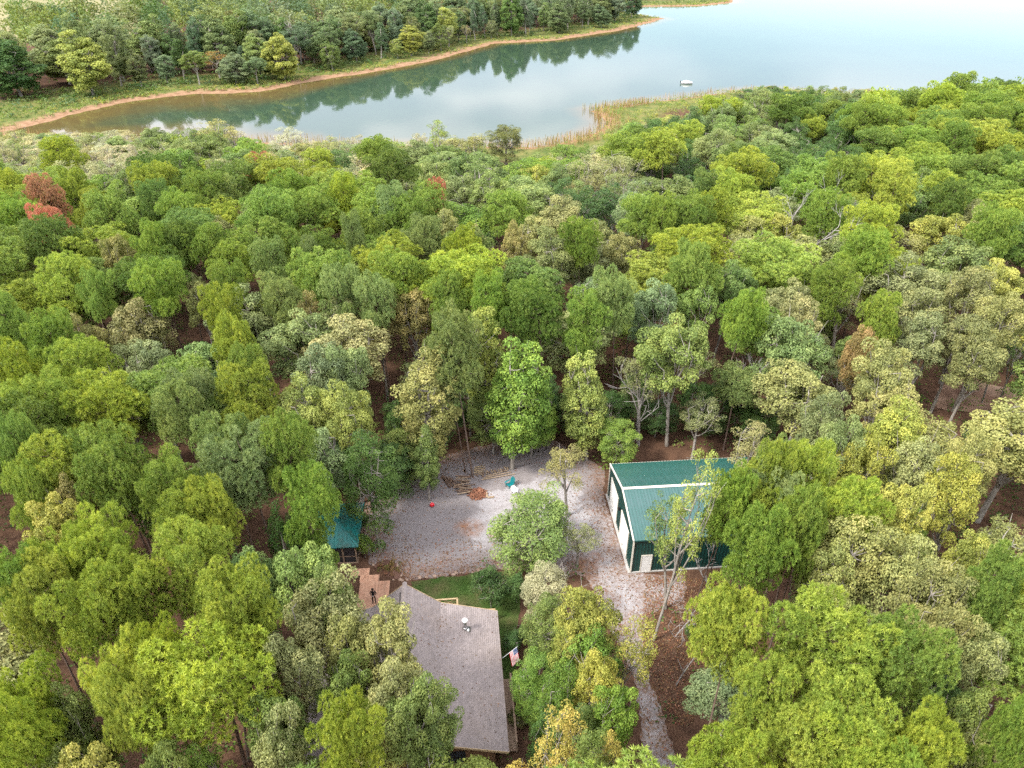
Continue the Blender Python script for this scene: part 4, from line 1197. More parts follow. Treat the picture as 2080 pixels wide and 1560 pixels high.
# undergrowth: low leafy clumps under the trees, thick green growth on the far bank
def growth(name, pts, rad, cols, label, cat, n_each=26, size=0.28, flat=0.7, seed=3):
    rg2 = np.random.default_rng(seed)
    C = np.column_stack([pts, ground_z(pts[:, 0], pts[:, 1]) + rad * 0.35])
    V, tone = leaf_cloud(rg2, C, rad, n_each, size, flat=flat, up=0.6)
    tint = np.array([srgb(*PAL[c], K) for c in cols])[rg2.integers(0, len(cols), len(C))]
    me = mesh_np(name, V, quads=np.arange(len(V)).reshape(-1, 4), mats=[M_MASS], attrs={'rnd': ('FLOAT', tone), 'tint': ('FLOAT_COLOR', np.repeat(tint, n_each * 4, 0))})
    return tag(put(name, me), label, cat, kind='stuff')
rg = np.random.default_rng(31)
n = 7500
uy = 14 + 215 * rg.random(n) ** 0.8; ux = (rg.random(n) * 2 - 1) * (0.8 * (uy * _cT + 28) + 5)
ok = (shore(ux, uy) > 2) & ~inside_poly(YARD, ux, uy) & ~inside_poly(LAWN, ux, uy)
for a, b, c_ in BUILT: ok &= np.hypot(ux - a, uy - b) > c_ + 0.5
ok &= ~((np.abs(ux - 13.5) < 7.5) & (uy > 26) & (uy < 46) & (rg.random(n) < 0.85))
ok &= ~((np.abs(ux + 14) < 4) & (uy > 41) & (uy < 49))
pts = np.column_stack([ux, uy])[ok]
growth('undergrowth', pts, rg.uniform(0.5, 1.9, len(pts)), ['g3', 'd1', 'o3', 'g1', 'd1'], 'low green undergrowth beneath the trees', 'undergrowth')
n = 5200
k = rg.integers(0, 17, n); far_edge = LAKE[22:]; k = rg.integers(0, len(far_edge) - 1, n); f = rg.random(n)[:, None]
q = far_edge[k] * (1 - f) + far_edge[k + 1] * f
q = q + rg.normal(0, 1, (n, 2)) * 9
s_ = shore(q[:, 0], q[:, 1]); q = q[(s_ > 2.2) & (s_ < 26) & (wob(q[:, 0] * .8, q[:, 1] * .8) + rg.normal(0, .3, n) > -0.45)]
big = q[(shore(q[:, 0], q[:, 1]) > 9)]
growth('bank_growth', q, rg.uniform(0.4, 1.3, len(q)), ['g1', 'g4', 'y2', 'o3', 'o4', 'w1'], 'weedy green growth along the far bank', 'weeds', n_each=12, size=0.55, seed=8)
n = 1500
q = np.column_stack([rg.uniform(-250, -140, n), rg.uniform(240, 318, n)]); s_ = shore(q[:, 0], q[:, 1]); q = q[(s_ > 2) & (s_ < 60)]
growth('cove_growth', q, rg.uniform(0.5, 1.6, len(q)), ['g1', 'g4', 'o3', 'w1', 'g3'], 'low green weeds round the end of the cove', 'weeds', n_each=14, size=0.5, seed=14)
n = 4200
k = rg.integers(0, len(far_edge) - 1, n); f = rg.random(n)[:, None]
q = far_edge[k] * (1 - f) + far_edge[k + 1] * f + rg.normal(0, 1, (n, 2)) * 26
s_ = shore(q[:, 0], q[:, 1]); q = q[(s_ > 13) & (s_ < 60) & ((q[:, 1] > 330 + 0.9 * q[:, 0]) | (q[:, 0] < -150))]
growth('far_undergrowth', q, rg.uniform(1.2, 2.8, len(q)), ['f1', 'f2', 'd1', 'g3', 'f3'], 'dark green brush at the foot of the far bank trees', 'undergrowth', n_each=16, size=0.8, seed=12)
n = 5200
ux = 20 + 260 * rg.random(n); uy = 235 + 95 * rg.random(n)
s_ = shore(ux, uy); q = np.column_stack([ux, uy])[(s_ > 0.6) & (s_ < 34)]
growth('point_growth', q, rg.uniform(0.6, 2.0, len(q)), ['y2', 'g4', 'w1', 'o3', 'g1', 'o4'], 'mixed weeds and brush on the lake point', 'brush', n_each=14, size=0.45, seed=9)
# reeds: upright stems at the near shore and on the point
rs_pts = []
for cx, cy_, sx, sy, n in ((34, 270, 6, 14, 700), (44, 288, 9, 6, 500), (20, 236, 9, 6, 600), (80, 309, 25, 5, 500), (150, 306, 45, 5, 500), (-150, 244, 16, 8, 700), (-75, 236, 20, 4, 400), (0, 228, 25, 3, 500)):
    rs_pts.append(np.column_stack([rg.normal(cx, sx, n), rg.normal(cy_, sy, n)]))
q = np.vstack(rs_pts); s_ = shore(q[:, 0], q[:, 1]); q = q[(s_ > -3.5) & (s_ < 7)]; n = len(q)
zb = np.maximum(ground_z(q[:, 0], q[:, 1]), WATER_Z - 0.2)
h = rg.uniform(1.2, 3.0, n); ang = rg.uniform(0, 6.28, n); w_ = rg.uniform(0.05, 0.11, n)
dr = np.column_stack([np.cos(ang), np.sin(ang), np.zeros(n)]) * w_[:, None]
b0 = np.column_stack([q, zb]); tp = b0 + np.column_stack([rg.normal(0, .35, n), rg.normal(0, .35, n), h])
V = np.stack([b0 - dr, b0 + dr, tp + dr * .6, tp - dr * .6], 1).reshape(-1, 3)
pal = np.array([srgb(*c, K) for c in ((188, 166, 118), (176, 142, 108), (196, 180, 128), (156, 158, 92))])
me = mesh_np('reeds', V, quads=np.arange(4 * n).reshape(-1, 4), mats=[M_MASS], attrs={'rnd': ('FLOAT', np.repeat(rg.random(n), 4)), 'tint': ('FLOAT_COLOR', np.repeat(pal[rg.integers(0, 4, n)], 4, 0))})
tag(put('reeds', me), 'tan and rusty reeds standing in the shallows', 'reeds', kind='stuff')

# ------------------------------------------------------------------ dead trees
def snag(px, py, top, label, seed, lean=(0, 0), spread=0.5, levels=4, z=0.0, r0=0.2, first=0.35, h=None):
    x, y = at(px, py, z); zz = gz(x, y)
    hh = h or height_at(top, y) - zz
    pr = snag_proto(seed, hh, lean, spread, levels, r0, first)
    root = empty('dead_tree', (x, y, zz))
    tag(root, label, 'dead tree', 'bare dead trees')
    put('trunk', pr['wood'], root)
snag(1551, 885, 690, 'tall grey dead tree leaning left in front of the broad green tree', 301, lean=(-0.30, 0.1), spread=0.36, levels=5, r0=0.25, first=0.5)
snag(1535, 880, 735, 'second bare grey trunk crossing the leaning dead tree', 302, lean=(-0.42, 0.0), spread=0.3, levels=5, r0=0.19, first=0.55)
snag(1446, 1300, 1108, 'white bleached dead tree in front of the shop wall', 303, lean=(0.02, -.05), spread=0.55, levels=5, r0=0.17, first=0.5, h=11.0)
snag(1372, 1392, 1240, 'thin leaning dead trunk beside the driveway', 304, lean=(0.35, 0.1), spread=0.3, levels=2, r0=0.08, first=0.7, h=5.5)
x, y = at(1640, 405, 16)
root = empty('dead_tree', (x, y - 2, gz(x, y - 2))); tag(root, 'broad bare grey dead tree among the right-hand woods', 'dead tree', 'bare dead trees')
pr = snag_proto(305, 19.5, (0, 0), 0.40, 6, 0.26, 0.36); put('trunk', pr['wood'], root, scale=(1.15, 1.15, 1))
x, y = at(1690, 470, 12)
root = empty('dead_tree', (x, y, gz(x, y))); tag(root, 'tangle of fallen grey limbs beside the broad dead tree', 'dead tree', 'bare dead trees')
pr = snag_proto(306, 13.0, (0.3, 0), 0.5, 5, 0.17, 0.36); put('trunk', pr['wood'], root)
x, y = at(612, 130, WATER_Z + 1)
root = empty('dead_tree', (x, y, gz(x, y))); tag(root, 'white dead snag above the bright yellow tree on the far bank', 'dead tree', 'bare dead trees')
pr = snag_proto(307, 22, (0.1, 0), 0.6, 4, 0.5, 0.5); put('trunk', pr['wood'], root)
snag(1141, 1298, 1205, 'small pale bare tree between cream-leaved tree and hickory', 308, spread=0.6, levels=4, r0=0.09, first=0.45, h=8.0)
snag(1296, 905, 720, 'vine-hung bare trunk between slender tree and spreading oak', 309, lean=(-0.03, 0), spread=0.4, levels=3, r0=0.13, first=0.7)
# ------------------------------------------------------------------ materials of the built things
M_CREAM = surf('cream_trim', (0.62, 0.58, 0.50, 1), (0.70, 0.66, 0.58, 1), 4, 0.5, 0.1)
M_WHITE = surf('white_paint', (0.72, 0.72, 0.71, 1), (0.80, 0.80, 0.79, 1), 2, 0.45, 0.08)
M_GREENWALL = surf('green_metal_wall', (0.003, 0.042, 0.036, 1), (0.004, 0.052, 0.043, 1), 1.2, 0.42, 0.05, 3, spec=0.5)
M_GREENROOF = surf('green_metal_roof', (0.018, 0.086, 0.072, 1), (0.030, 0.100, 0.088, 1), 0.8, 0.25, 0.04, 3, spec=0.8, c3=(0.045, 0.105, 0.10, 1), scale3=0.35)
M_TEALROOF = surf('teal_metal_roof', (0.006, 0.13, 0.125, 1), (0.012, 0.16, 0.15, 1), 1.0, 0.4, 0.05, 3, spec=0.5, c3=(0.04, 0.11, 0.09, 1), scale3=1.5)
M_CONCRETE = surf('concrete', (0.36, 0.34, 0.32, 1), (0.46, 0.44, 0.42, 1), 2, 0.9, 0.3, 30)
M_DARK = surf('dark_recess', (0.012, 0.012, 0.013, 1), None, rough=0.7)
M_SHINGLE = surf('asphalt_shingle', (0.235, 0.203, 0.195, 1), (0.262, 0.226, 0.217, 1), 1.6, 0.95, 0.4, 60, spec=0.15, c3=(0.250, 0.210, 0.194, 1), scale3=0.3, island=0.11)
M_SIDING = surf('brown_wood_siding', (0.105, 0.052, 0.026, 1), (0.16, 0.085, 0.042, 1), 3, 0.8, 0.4, 12)
M_TIMBER = surf('pale_timber', (0.38, 0.275, 0.15, 1), (0.46, 0.35, 0.21, 1), 5, 0.7, 0.2, 30)
M_DECK = surf('deck_boards', (0.26, 0.12, 0.065, 1), (0.34, 0.18, 0.105, 1), 2.2, 0.75, 0.25, 25, c3=(0.44, 0.26, 0.17, 1), scale3=0.8)
M_POST = surf('weathered_post', (0.24, 0.16, 0.11, 1), (0.33, 0.24, 0.17, 1), 4, 0.85, 0.3, 20)
M_SCREEN = surf('insect_screen', (0.030, 0.026, 0.028, 1), (0.045, 0.038, 0.038, 1), 8, 0.85)
M_GLASS = surf('window_glass', (0.02, 0.025, 0.03, 1), None, rough=0.06, spec=0.6)
M_STEEL = surf('flue_steel', (0.42, 0.42, 0.43, 1), (0.50, 0.50, 0.50, 1), 6, 0.32, metal=0.9)
M_ROCK = surf('edging_stone', (0.24, 0.16, 0.115, 1), (0.36, 0.27, 0.21, 1), 3, 0.9, 0.6, 12, island=0.2)
M_MULCH = surf('bed_mulch', (0.085, 0.042, 0.03, 1), (0.16, 0.09, 0.065, 1), 3, 0.95, 0.8, 10)
M_LOG = surf('log_bark', (0.13, 0.08, 0.055, 1), (0.22, 0.15, 0.105, 1), 4, 0.9, 0.4, 14)
M_LOGPALE = surf('peeled_log', (0.27, 0.195, 0.125, 1), (0.38, 0.29, 0.20, 1), 4, 0.8, 0.2, 14)
M_FIRE = surf('split_firewood', (0.16, 0.062, 0.036, 1), (0.29, 0.14, 0.085, 1), 6, 0.9, 0.3, 14, island=0.35)
M_TEALPLASTIC = surf('teal_plastic', (0.006, 0.17, 0.19, 1), None, rough=0.35, spec=0.5)
M_WHITEPLASTIC = surf('white_plastic', (0.78, 0.76, 0.74, 1), None, rough=0.35, spec=0.5)
M_RED = surf('red_rubber', (0.55, 0.018, 0.03, 1), None, rough=0.28, spec=0.5)
M_BLACKCLOTH = surf('black_cloth', (0.012, 0.011, 0.012, 1), (0.02, 0.018, 0.02, 1), 12, 0.9)
M_SKIN = surf('skin', (0.46, 0.27, 0.20, 1), None, rough=0.55)
M_HAIR = surf('dark_hair', (0.02, 0.014, 0.01, 1), None, rough=0.6)
M_HULL = surf('white_gelcoat', (0.76, 0.74, 0.74, 1), (0.80, 0.78, 0.78, 1), 2, 0.25, spec=0.5)

M_GREENROOF.node_tree.nodes['Principled BSDF'].inputs['Coat Weight'].default_value = 0.5
M_GREENROOF.node_tree.nodes['Principled BSDF'].inputs['Coat Roughness'].default_value = 0.22
# ------------------------------------------------------------------ green metal shop
ROT = R(4.6)
shop = empty('metal_shop', (11.22, 47.15, 0), ROT)
tag(shop, 'green metal shop building with two white overhead doors and white ridge', 'building')
SL, SW, SE, SR = 14.6, 10.9, 4.3, 5.75          # length, gable width, eave and ridge height
mb = MB(); mb.span((-0.25, -0.12, 0.0), (SL + 0.12, SW + 0.12, 0.14)); mb.build('foundation', M_CONCRETE, shop, bevel=0.01)
mb = MB()   # the shell inside the sheets
mb.prism([(0.03, 0.14), (SW - 0.03, 0.14), (SW - 0.03, SE - 0.03), (SW / 2, SR - 0.05), (0.03, SE - 0.03)], 0.03, SL - 0.03, axis='x')
mb.build('wall', M_GREENWALL, shop)
def rib_sheet(w, L, t=0.012, rib=0.032, n=3):
    """one ribbed sheet, w wide, L long, lying flat with ribs along its length"""
    mb = MB(); prof = [(0, 0)]
    for k in range(n):
        c = w * (k + 0.5) / n
        prof += [(c - 0.05, 0), (c - 0.022, rib), (c + 0.022, rib), (c + 0.05, 0)]
    prof += [(w, 0)]
    top = [(a, z + t) for a, z in prof]
    vs = [(a, 0, z) for a, z in top] + [(a, L, z) for a, z in top] + [(0, 0, 0), (w, 0, 0), (0, L, 0), (w, L, 0)]
    k = len(top); fs = [(i, i + 1, i + 1 + k, i + k) for i in range(k - 1)]
    b = 2 * k
    fs += [(b, b + 1, b + 3, b + 2), (0, k, b + 2, b), (k - 1, b + 1, b + 3, 2 * k - 1), tuple(range(k - 1, -1, -1)) + (b, b + 1), tuple(range(k, 2 * k)) + (b + 3, b + 2)]
    mb.add(vs, fs); return mb
slope = math.hypot(SW / 2, SR - SE); pitch = math.atan2(SR - SE, SW / 2)
npan = 16; pw = (SL + 0.10) / npan
roof_mesh = rib_sheet(pw - 0.004, slope + 0.10).mesh('roof_panel', M_GREENROOF)
for k in range(npan):
    put('roof_panel', roof_mesh, shop, (-0.05 + k * pw, -0.09, SE - 0.02), (pitch, 0, 0))
    put('roof_panel', roof_mesh, shop, (-0.05 + (k + 1) * pw, SW + 0.09, SE - 0.02), (pitch, 0, math.pi))
mb = MB()
for s in (-1, 1):
    mb.box((SL / 2, SW / 2 + s * 0.08 * math.cos(pitch), SR + 0.065 - 0.08 * math.sin(pitch)), (SL + 0.14, 0.17, 0.02), M=Matrix.Rotation(-s * pitch, 3, 'X'))
mb.build('ridge_cap', M_CREAM, shop)
wall_mesh = rib_sheet((SL - .02) / 16 - 0.003, SE - 0.2).mesh('wall_panel', M_GREENWALL)
for k in range(16):
    put('wall_panel', wall_mesh, shop, (0.01 + k * (SL - .02) / 16, 0.018, 0.14), (R(90), 0, 0))
gw = SW / 12
for k in range(12):
    a, b = k * gw, (k + 1) * gw
    h0 = SE - 0.04 + (SR - SE) * (1 - abs(a - SW / 2) / (SW / 2)); h1 = SE - 0.04 + (SR - SE) * (1 - abs(b - SW / 2) / (SW / 2))
    mb = MB(); mb.prism([(a + .002, 0.14), (b - .002, 0.14), (b - .002, h1), (a + .002, h0)], 0.0, 0.02, axis='x')
    for f in (1 / 6, .5, 5 / 6):
        y_ = a + gw * f; hh = h0 + (h1 - h0) * f
        mb.prism([(y_ - .045, 0.14), (y_ + .045, 0.14), (y_ + .045, hh - .05), (y_ - .045, hh - .05)], -0.03, 0.001, axis='x')
    mb.build('wall_panel', M_GREENWALL, shop)
for y0, y1, h in ((1.75, 4.75, 3.45), (6.55, 9.65, 3.45)):
    mb = MB(); mb.span((-0.062, y0, 0.14), (-0.034, y1, h)); d = mb.build('overhead_door', M_WHITE, shop)
    n = 7
    for k in range(n):
        z0 = 0.15 + (h - 0.17) * k / n; z1 = 0.15 + (h - 0.17) * (k + 1) / n
        mb = MB(); mb.span((-0.085, y0 + .02, z0 + .012), (-0.064, y1 - .02, z1 - .012)); mb.build('door_panel', M_WHITE, d, bevel=0.008)
    mb = MB(); mb.span((-0.11, y0 - .10, 0.14), (-0.036, y0 - .001, h + .1)); mb.span((-0.11, y1 + .001, 0.14), (-0.036, y1 + .10, h + .1)); mb.span((-0.108, y0, h + .001), (-0.036, y1, h + .1)); mb.build('door_frame', M_CREAM, d)
    mb = MB(); mb.span((-0.12, (y0 + y1) / 2 - .12, .45), (-0.087, (y0 + y1) / 2 + .12, .5)); mb.build('handle', M_DARK, d)
mb = MB(); mb.span((0.95, -0.075, 0.14), (1.85, -0.035, 2.22)); d = mb.build('side_door', M_WHITE, shop, bevel=0.006)
mb = MB(); mb.span((0.87, -0.10, 0.14), (0.948, -0.034, 2.30)); mb.span((1.852, -0.10, 0.14), (1.93, -0.034, 2.30)); mb.span((0.949, -0.098, 2.222), (1.851, -0.034, 2.30)); mb.build('door_frame', M_CREAM, d)
mb = MB(); mb.tube([(1.75, -0.14, 1.1), (1.75, -0.08, 1.1)], 0.03, 8); mb.build('handle', M_STEEL, d)
for y_ in (0, SW):
    mb = MB(); s = -1 if y_ == 0 else 1
    mb.span((-0.075, y_ + s * 0.06 - .06, 0.14), (0.06, y_ + s * 0.06 + .06, SE - .08)); mb.build('corner_trim', M_CREAM, shop)
for s in (-1, 1):
    mb = MB(); ya = SW / 2 + s * (SW / 2 + .1)
    mb.bar((-0.075, ya, SE - 0.015), (-0.075, SW / 2, SR + 0.02), 0.11, 0.17); mb.build('rake_trim', M_CREAM, shop)
    mb = MB(); mb.span((0.0, ya - .05, SE - .13), (SL, ya + .05, SE - .03)); mb.build('eave_gutter', M_CREAM if s > 0 else M_GREENWALL, shop)
mb = MB(); mb.box((-0.13, 5.6, 3.0), (0.16, 0.22, 0.3)); mb.build('wall_lamp', M_DARK, shop)

# ------------------------------------------------------------------ house
house = empty('house', (-8.17, 33.47, 0), R(4.8))
tag(house, 'brown wooden house under a large grey-brown shingle roof', 'house')
HX, BX, RZ, BZ, EZ, HY = 7.45, 2.75, 7.0, 4.5, 3.0, 6.1
prof_in = [(-HX + .9, 0), (HX - .9, 0), (HX - .9, EZ + .12), (BX, BZ - .2), (0, RZ - .25), (-BX, BZ - .2), (-HX + .9, EZ + .12)]
mb = MB(); mb.prism([(a, z) for a, z in prof_in], -HY + .7, HY - .7); mb.build('wall', M_SIDING, house)
# siding boards on the two gable ends
for yy, s in ((-HY + .7, -1), (HY - .7, 1)):
    for k in range(26):
        z0 = 0.3 + k * 0.235; zt = z0 + 0.10
        if zt < EZ + .1: w = HX - .92
        elif zt < BZ - .25: w = HX - .9 - (zt - EZ - .12) / (BZ - .32 - EZ) * (HX - .9 - BX)
        else: w = BX * (RZ - .25 - zt) / (RZ - BZ - .05)
        if w < 0.2: continue
        mb = MB(); mb.span((-w + .02, yy + s * 0.002, z0), (w - .02, yy + s * 0.03, z0 + 0.215)); mb.build('siding_board', M_SIDING, house)
for xx in (-4.6, -1.6, 1.6, 4.6):
    mb = MB(); mb.span((xx - .75, HY - .668, .9), (xx + .75, HY - .655, 2.5)); w_ = mb.build('window', M_GLASS, house)
    mb = MB()
    for a, b in (((xx - .85, .8), (xx - .751, 2.6)), ((xx + .751, .8), (xx + .85, 2.6)), ((xx - .75, .8), (xx + .75, .899)), ((xx - .75, 2.501), (xx + .75, 2.6))):
        mb.span((a[0], HY - .668, a[1]), (b[0], HY - .63, b[1]))
    mb.build('window_frame', M_TIMBER, w_)
mb = MB(); mb.span((-3.4, -HY + .668, .1), (-2.4, -HY + .64, 2.2)); d = mb.build('door', M_POST, house)
mb = MB(); mb.tube([(-2.5, -HY + .635, 1.1), (-2.5, -HY + .57, 1.1)], .03, 8); mb.build('handle', M_STEEL, d)
mb = MB(); mb.span((2.2, -HY + .668, .9), (4.4, -HY + .65, 2.4)); mb.build('window', M_GLASS, house)
# roof deck and shingles
mb = MB()
prof = [(-HX, EZ), (-BX, BZ), (0, RZ), (BX, BZ), (HX, EZ)]
low = [(a, z - 0.16) for a, z in prof]
mb.prism(prof + low[::-1], -HY, HY); roof = mb.build('roof', M_TIMBER, house)
rsh = random.Random(9)
vs, fs = [], []
def course_run(xa, za, xb, zb, step=0.165, tab=0.33):
    L = math.hypot(xb - xa, zb - za); n = int(round(L / step)); ux, uz = (xb - xa) / L, (zb - za) / L
    nx_, nz_ = -uz, ux
    if nz_ < 0: nx_, nz_ = -nx_, -nz_
    for i in range(n):
        s0 = L * i / n; s1 = L * (i + 1) / n
        y = -HY - 0.03 - (tab * 0.5 if i % 2 else 0)
        while y < HY + 0.03:
            ya = max(-HY - .03, y); yb = min(HY + .03, y + tab * rsh.uniform(0.94, 1.0)); y += tab
            if yb - ya < 0.03: continue
            t0 = 0.030 + rsh.uniform(0, 0.008)
            a0 = (xa + ux * (s0 - .02), za + uz * (s0 - .02)); a1 = (xa + ux * s1, za + uz * s1)
            P = [(a0[0] + nx_ * t0, ya, a0[1] + nz_ * t0), (a0[0] + nx_ * t0, yb, a0[1] + nz_ * t0), (a1[0] + nx_ * .006, yb, a1[1] + nz_ * .006), (a1[0] + nx_ * .006, ya, a1[1] + nz_ * .006),
                 (a0[0] + nx_ * .001, ya, a0[1] + nz_ * .001), (a0[0] + nx_ * .001, yb, a0[1] + nz_ * .001)]
            b = len(vs); vs.extend(P); fs.extend([(b, b + 1, b + 2, b + 3), (b, b + 4, b + 5, b + 1)])
for sg in (1, -1):
    course_run(sg * HX, EZ, sg * BX, BZ); course_run(sg * BX, BZ, 0, RZ)
me = bpy.data.meshes.new('shingles'); me.from_pydata(vs, [], fs); me.materials.append(M_SHINGLE)
sh_o = put('shingles', me, roof); sh_o['kind'] = 'stuff'
mb = MB()
k = 0
y = -HY - .03
while y < HY:
    for s in (-1, 1):
        mb.box((s * 0.085, y + .2, RZ + .018 + 0.004 * (k % 2)), (0.24, 0.385, 0.02), M=Matrix.Rotation(s * R(42), 3, 'Y'))
    y += .39; k += 1
mb.build('ridge_cap', M_SHINGLE, roof)
mb = MB(); mb.box((-0.33, HY - 2.2, RZ - .24), (0.05, 3.2, 0.14)); mb.build('ridge_vent', M_DARK, roof)
for yy in (-HY - .055, HY + .055):
    mb = MB()
    for (a, z0), (b, z1) in zip(prof[:-1], prof[1:]): mb.bar((a, yy, z0 - .07), (b, yy, z1 - .07), 0.045, 0.2)
    mb.build('rake_board', M_TIMBER, roof)
for s in (-1, 1):
    mb = MB(); mb.span((s * HX - .03, -HY, EZ - .2), (s * (HX + .045), HY, EZ - .02)); mb.build('fascia_board', M_POST, roof)
# leaves blown onto the shingles
rgl = np.random.default_rng(17); nl = 420
lx_ = rgl.uniform(-HX, HX, nl); lx_[:150] = np.sign(lx_[:150]) * rgl.normal(BX + .1, .25, 150); ly_ = rgl.uniform(-HY, HY, nl)
lz_ = np.where(np.abs(lx_) < BX, RZ - (RZ - BZ) * np.abs(lx_) / BX, BZ - (BZ - EZ) * (np.abs(lx_) - BX) / (HX - BX)) + .05
la = rgl.uniform(0, 6.28, nl); ll = rgl.uniform(.04, .09, nl)[:, None]
lc = np.column_stack([lx_, ly_, lz_]); l1 = np.column_stack([np.cos(la), np.sin(la), -np.sign(lx_) * np.cos(la) * .4]) * ll; l2 = np.column_stack([-np.sin(la), np.cos(la), np.sign(lx_) * np.sin(la) * .4]) * ll * .6
lt = np.array([(0.22, 0.12, 0.06, 1), (0.30, 0.19, 0.10, 1), (0.15, 0.09, 0.06, 1)])[rgl.integers(0, 3, nl)]
lo = put('leaf_litter', mesh_np('leaf_litter', np.stack([lc - l1, lc + l2, lc + l1, lc - l2], 1).reshape(-1, 3), quads=np.arange(nl * 4).reshape(-1, 4), mats=[M_MASS], attrs={'tint': ('FLOAT_COLOR', np.repeat(lt, 4, 0)), 'rnd': ('FLOAT', np.repeat(rgl.random(nl), 4))}), roof); lo['kind'] = 'stuff'
# flue
fx, fy = 4.72, 3.85
fz = EZ + (HX - fx) / (HX - BX) * (BZ - EZ)
mb = MB(); mb.lathe([(.14, -.15), (.14, .95)], (fx, fy, fz), 20); fl = mb.build('flue_pipe', M_STEEL, house, smooth=True)
mb = MB(); mb.lathe([(.10, .95), (.235, .98), (.24, 1.06), (.21, 1.10), (.02, 1.15)], (fx, fy, fz), 20); mb.build('rain_cap', M_WHITE, fl, smooth=True)
mb = MB(); mb.lathe([(.25, .0), (.19, .14), (.15, .2)], (fx, fy, fz), 20); mb.box((fx + .28, fy - .05, fz + .01), (.3, .5, .03), M=Matrix.Rotation(math.atan2(BZ - EZ, HX - BX), 3, 'Y')); mb.build('flashing', M_STEEL, fl, smooth=True)

# ------------------------------------------------------------------ decks and rails
def planks(root, quad_x, quad_y, z, w=0.14, along='y', seed=1, mat=None):
    rs = random.Random(seed)
    x0, x1 = quad_x; y0, y1 = quad_y
    if along == 'y':
        n = max(1, round((x1 - x0) / w)); st = (x1 - x0) / n
        me = None
        for k in range(n):
            mb = MB(); mb.span((x0 + k * st + .004, y0 + rs.uniform(0, .012), z - .035), (x0 + (k + 1) * st - .004, y1 - rs.uniform(0, .012), z + rs.uniform(-.003, .003)))
            mb.build('plank', mat or M_DECK_T[rs.randrange(4)], root)
M_DECK_T = [surf('deck_boards_%s' % n, tuple(c * k for c in (0.42, 0.225, 0.145)) + (1,), tuple(c * k for c in (0.50, 0.30, 0.20)) + (1,), 2.5, 0.75, 0.25, 25) for n, k in (('a', 0.82), ('b', 0.95), ('c', 1.05), ('d', 1.15))]
walk = empty('walkway_deck', (-12.6, 44.9, 0), R(4.0))
tag(walk, 'stepped reddish plank deck leading from gazebo to the house', 'deck')
DZ = 0.42
planks(walk, (-2.45, -0.75), (1.72, 2.62), DZ - .12, seed=2)
planks(walk, (-1.55, 0.25), (0.85, 1.70), DZ - .06, seed=3)
planks(walk, (-1.45, 1.30), (-2.35, 0.83), DZ, seed=4)
mb = MB(); mb.span((-2.42, 1.75, 0), (-.78, 2.59, DZ - .16)); mb.span((-1.5, .88, 0), (.22, 1.67, DZ - .10)); mb.span((-1.4, -2.3, 0), (1.27, .80, DZ - .04)); mb.build('joist_frame', M_POST, walk)
porch = empty('porch_deck', (-6.2, 41.2, 0), R(4.8))
tag(porch, 'front porch deck of reddish planks under the roof edge', 'deck')
planks(porch, (-3.2, 1.50), (-1.2, 1.55), DZ, seed=6)
planks(porch, (1.52, 4.75), (-1.5, 0.10), DZ, seed=7)
mb = MB(); mb.span((-3.15, -1.15, 0), (1.45, 1.5, DZ - .04)); mb.span((1.55, -1.45, 0), (4.7, .05, DZ - .04)); mb.build('joist_frame', M_POST, porch)
def railing(a, b, label, z=DZ, h=1.05, cross=True):
    a = Vector(a); b = Vector(b); d = b - a; L = d.length; u = d / L
    rt = empty('deck_railing', (a.x, a.y, z)); tag(rt, label, 'railing', 'pale timber deck railings')
    P = lambda s, zz: (u.x * s, u.y * s, zz)
    mb = MB(); mb.bar(P(-.06, h), P(L + .06, h), .15, .045); mb.build('top_rail', M_TIMBER, rt)
    mb = MB(); mb.bar(P(.05, .14), P(L - .05, .14), .05, .09); mb.build('bottom_rail', M_TIMBER, rt)
    n = max(1, round(L / 1.35))
    for k in range(n + 1):
        s = L * k / n
        mb = MB(); mb.span((u.x * s - .05, u.y * s - .05, 0), (u.x * s + .05, u.y * s + .05, h - .024)); mb.build('post', M_TIMBER, rt)
        if cross and k < n:
            s0, s1 = s + .06, L * (k + 1) / n - .06
            mb = MB(); mb.bar(P(s0, .2), P(s1, h - .07), .035, .07); mb.build('brace', M_TIMBER, rt)
            off = Vector((-u.y, u.x)) * .04
            mb = MB(); mb.bar((u.x * s0 + off.x, u.y * s0 + off.y, h - .07), (u.x * s1 + off.x, u.y * s1 + off.y, .2), .035, .07); mb.build('brace', M_TIMBER, rt)
c_, s_ = math.cos(R(4.8)), math.sin(R(4.8))
def pl(x, y): return (-6.2 + x * c_ - y * s_, 41.2 + x * s_ + y * c_)
railing(pl(-3.0, 1.50), pl(1.45, 1.50), 'cross-braced timber railing along the front of the porch deck')
railing(pl(1.46, 1.42), pl(1.46, 0.15), 'short timber railing at the side of the porch deck')
railing(pl(1.60, 0.05), pl(4.70, 0.05), 'low timber railing at the right front corner of the roof')
side = empty('side_porch', (-8.17, 33.47, 0), R(4.8)); tag(side, 'narrow boarded side porch along the right eave', 'porch')
for k in range(30):
    mb = MB(); mb.span((6.55, -4.6 + k * .2, DZ - .05), (8.25, -4.6 + k * .2 + .19, DZ)); mb.build('plank', M_POST, side)
for k in range(5):
    mb = MB(); mb.span((8.12, -4.5 + k * 1.4, 0), (8.22, -4.4 + k * 1.4, DZ + .95)); mb.build('post', M_POST, side)
mb = MB(); mb.span((8.10, -4.5, DZ + .951), (8.24, 1.25, DZ + 1.0)); mb.build('hand_rail', M_POST, side)

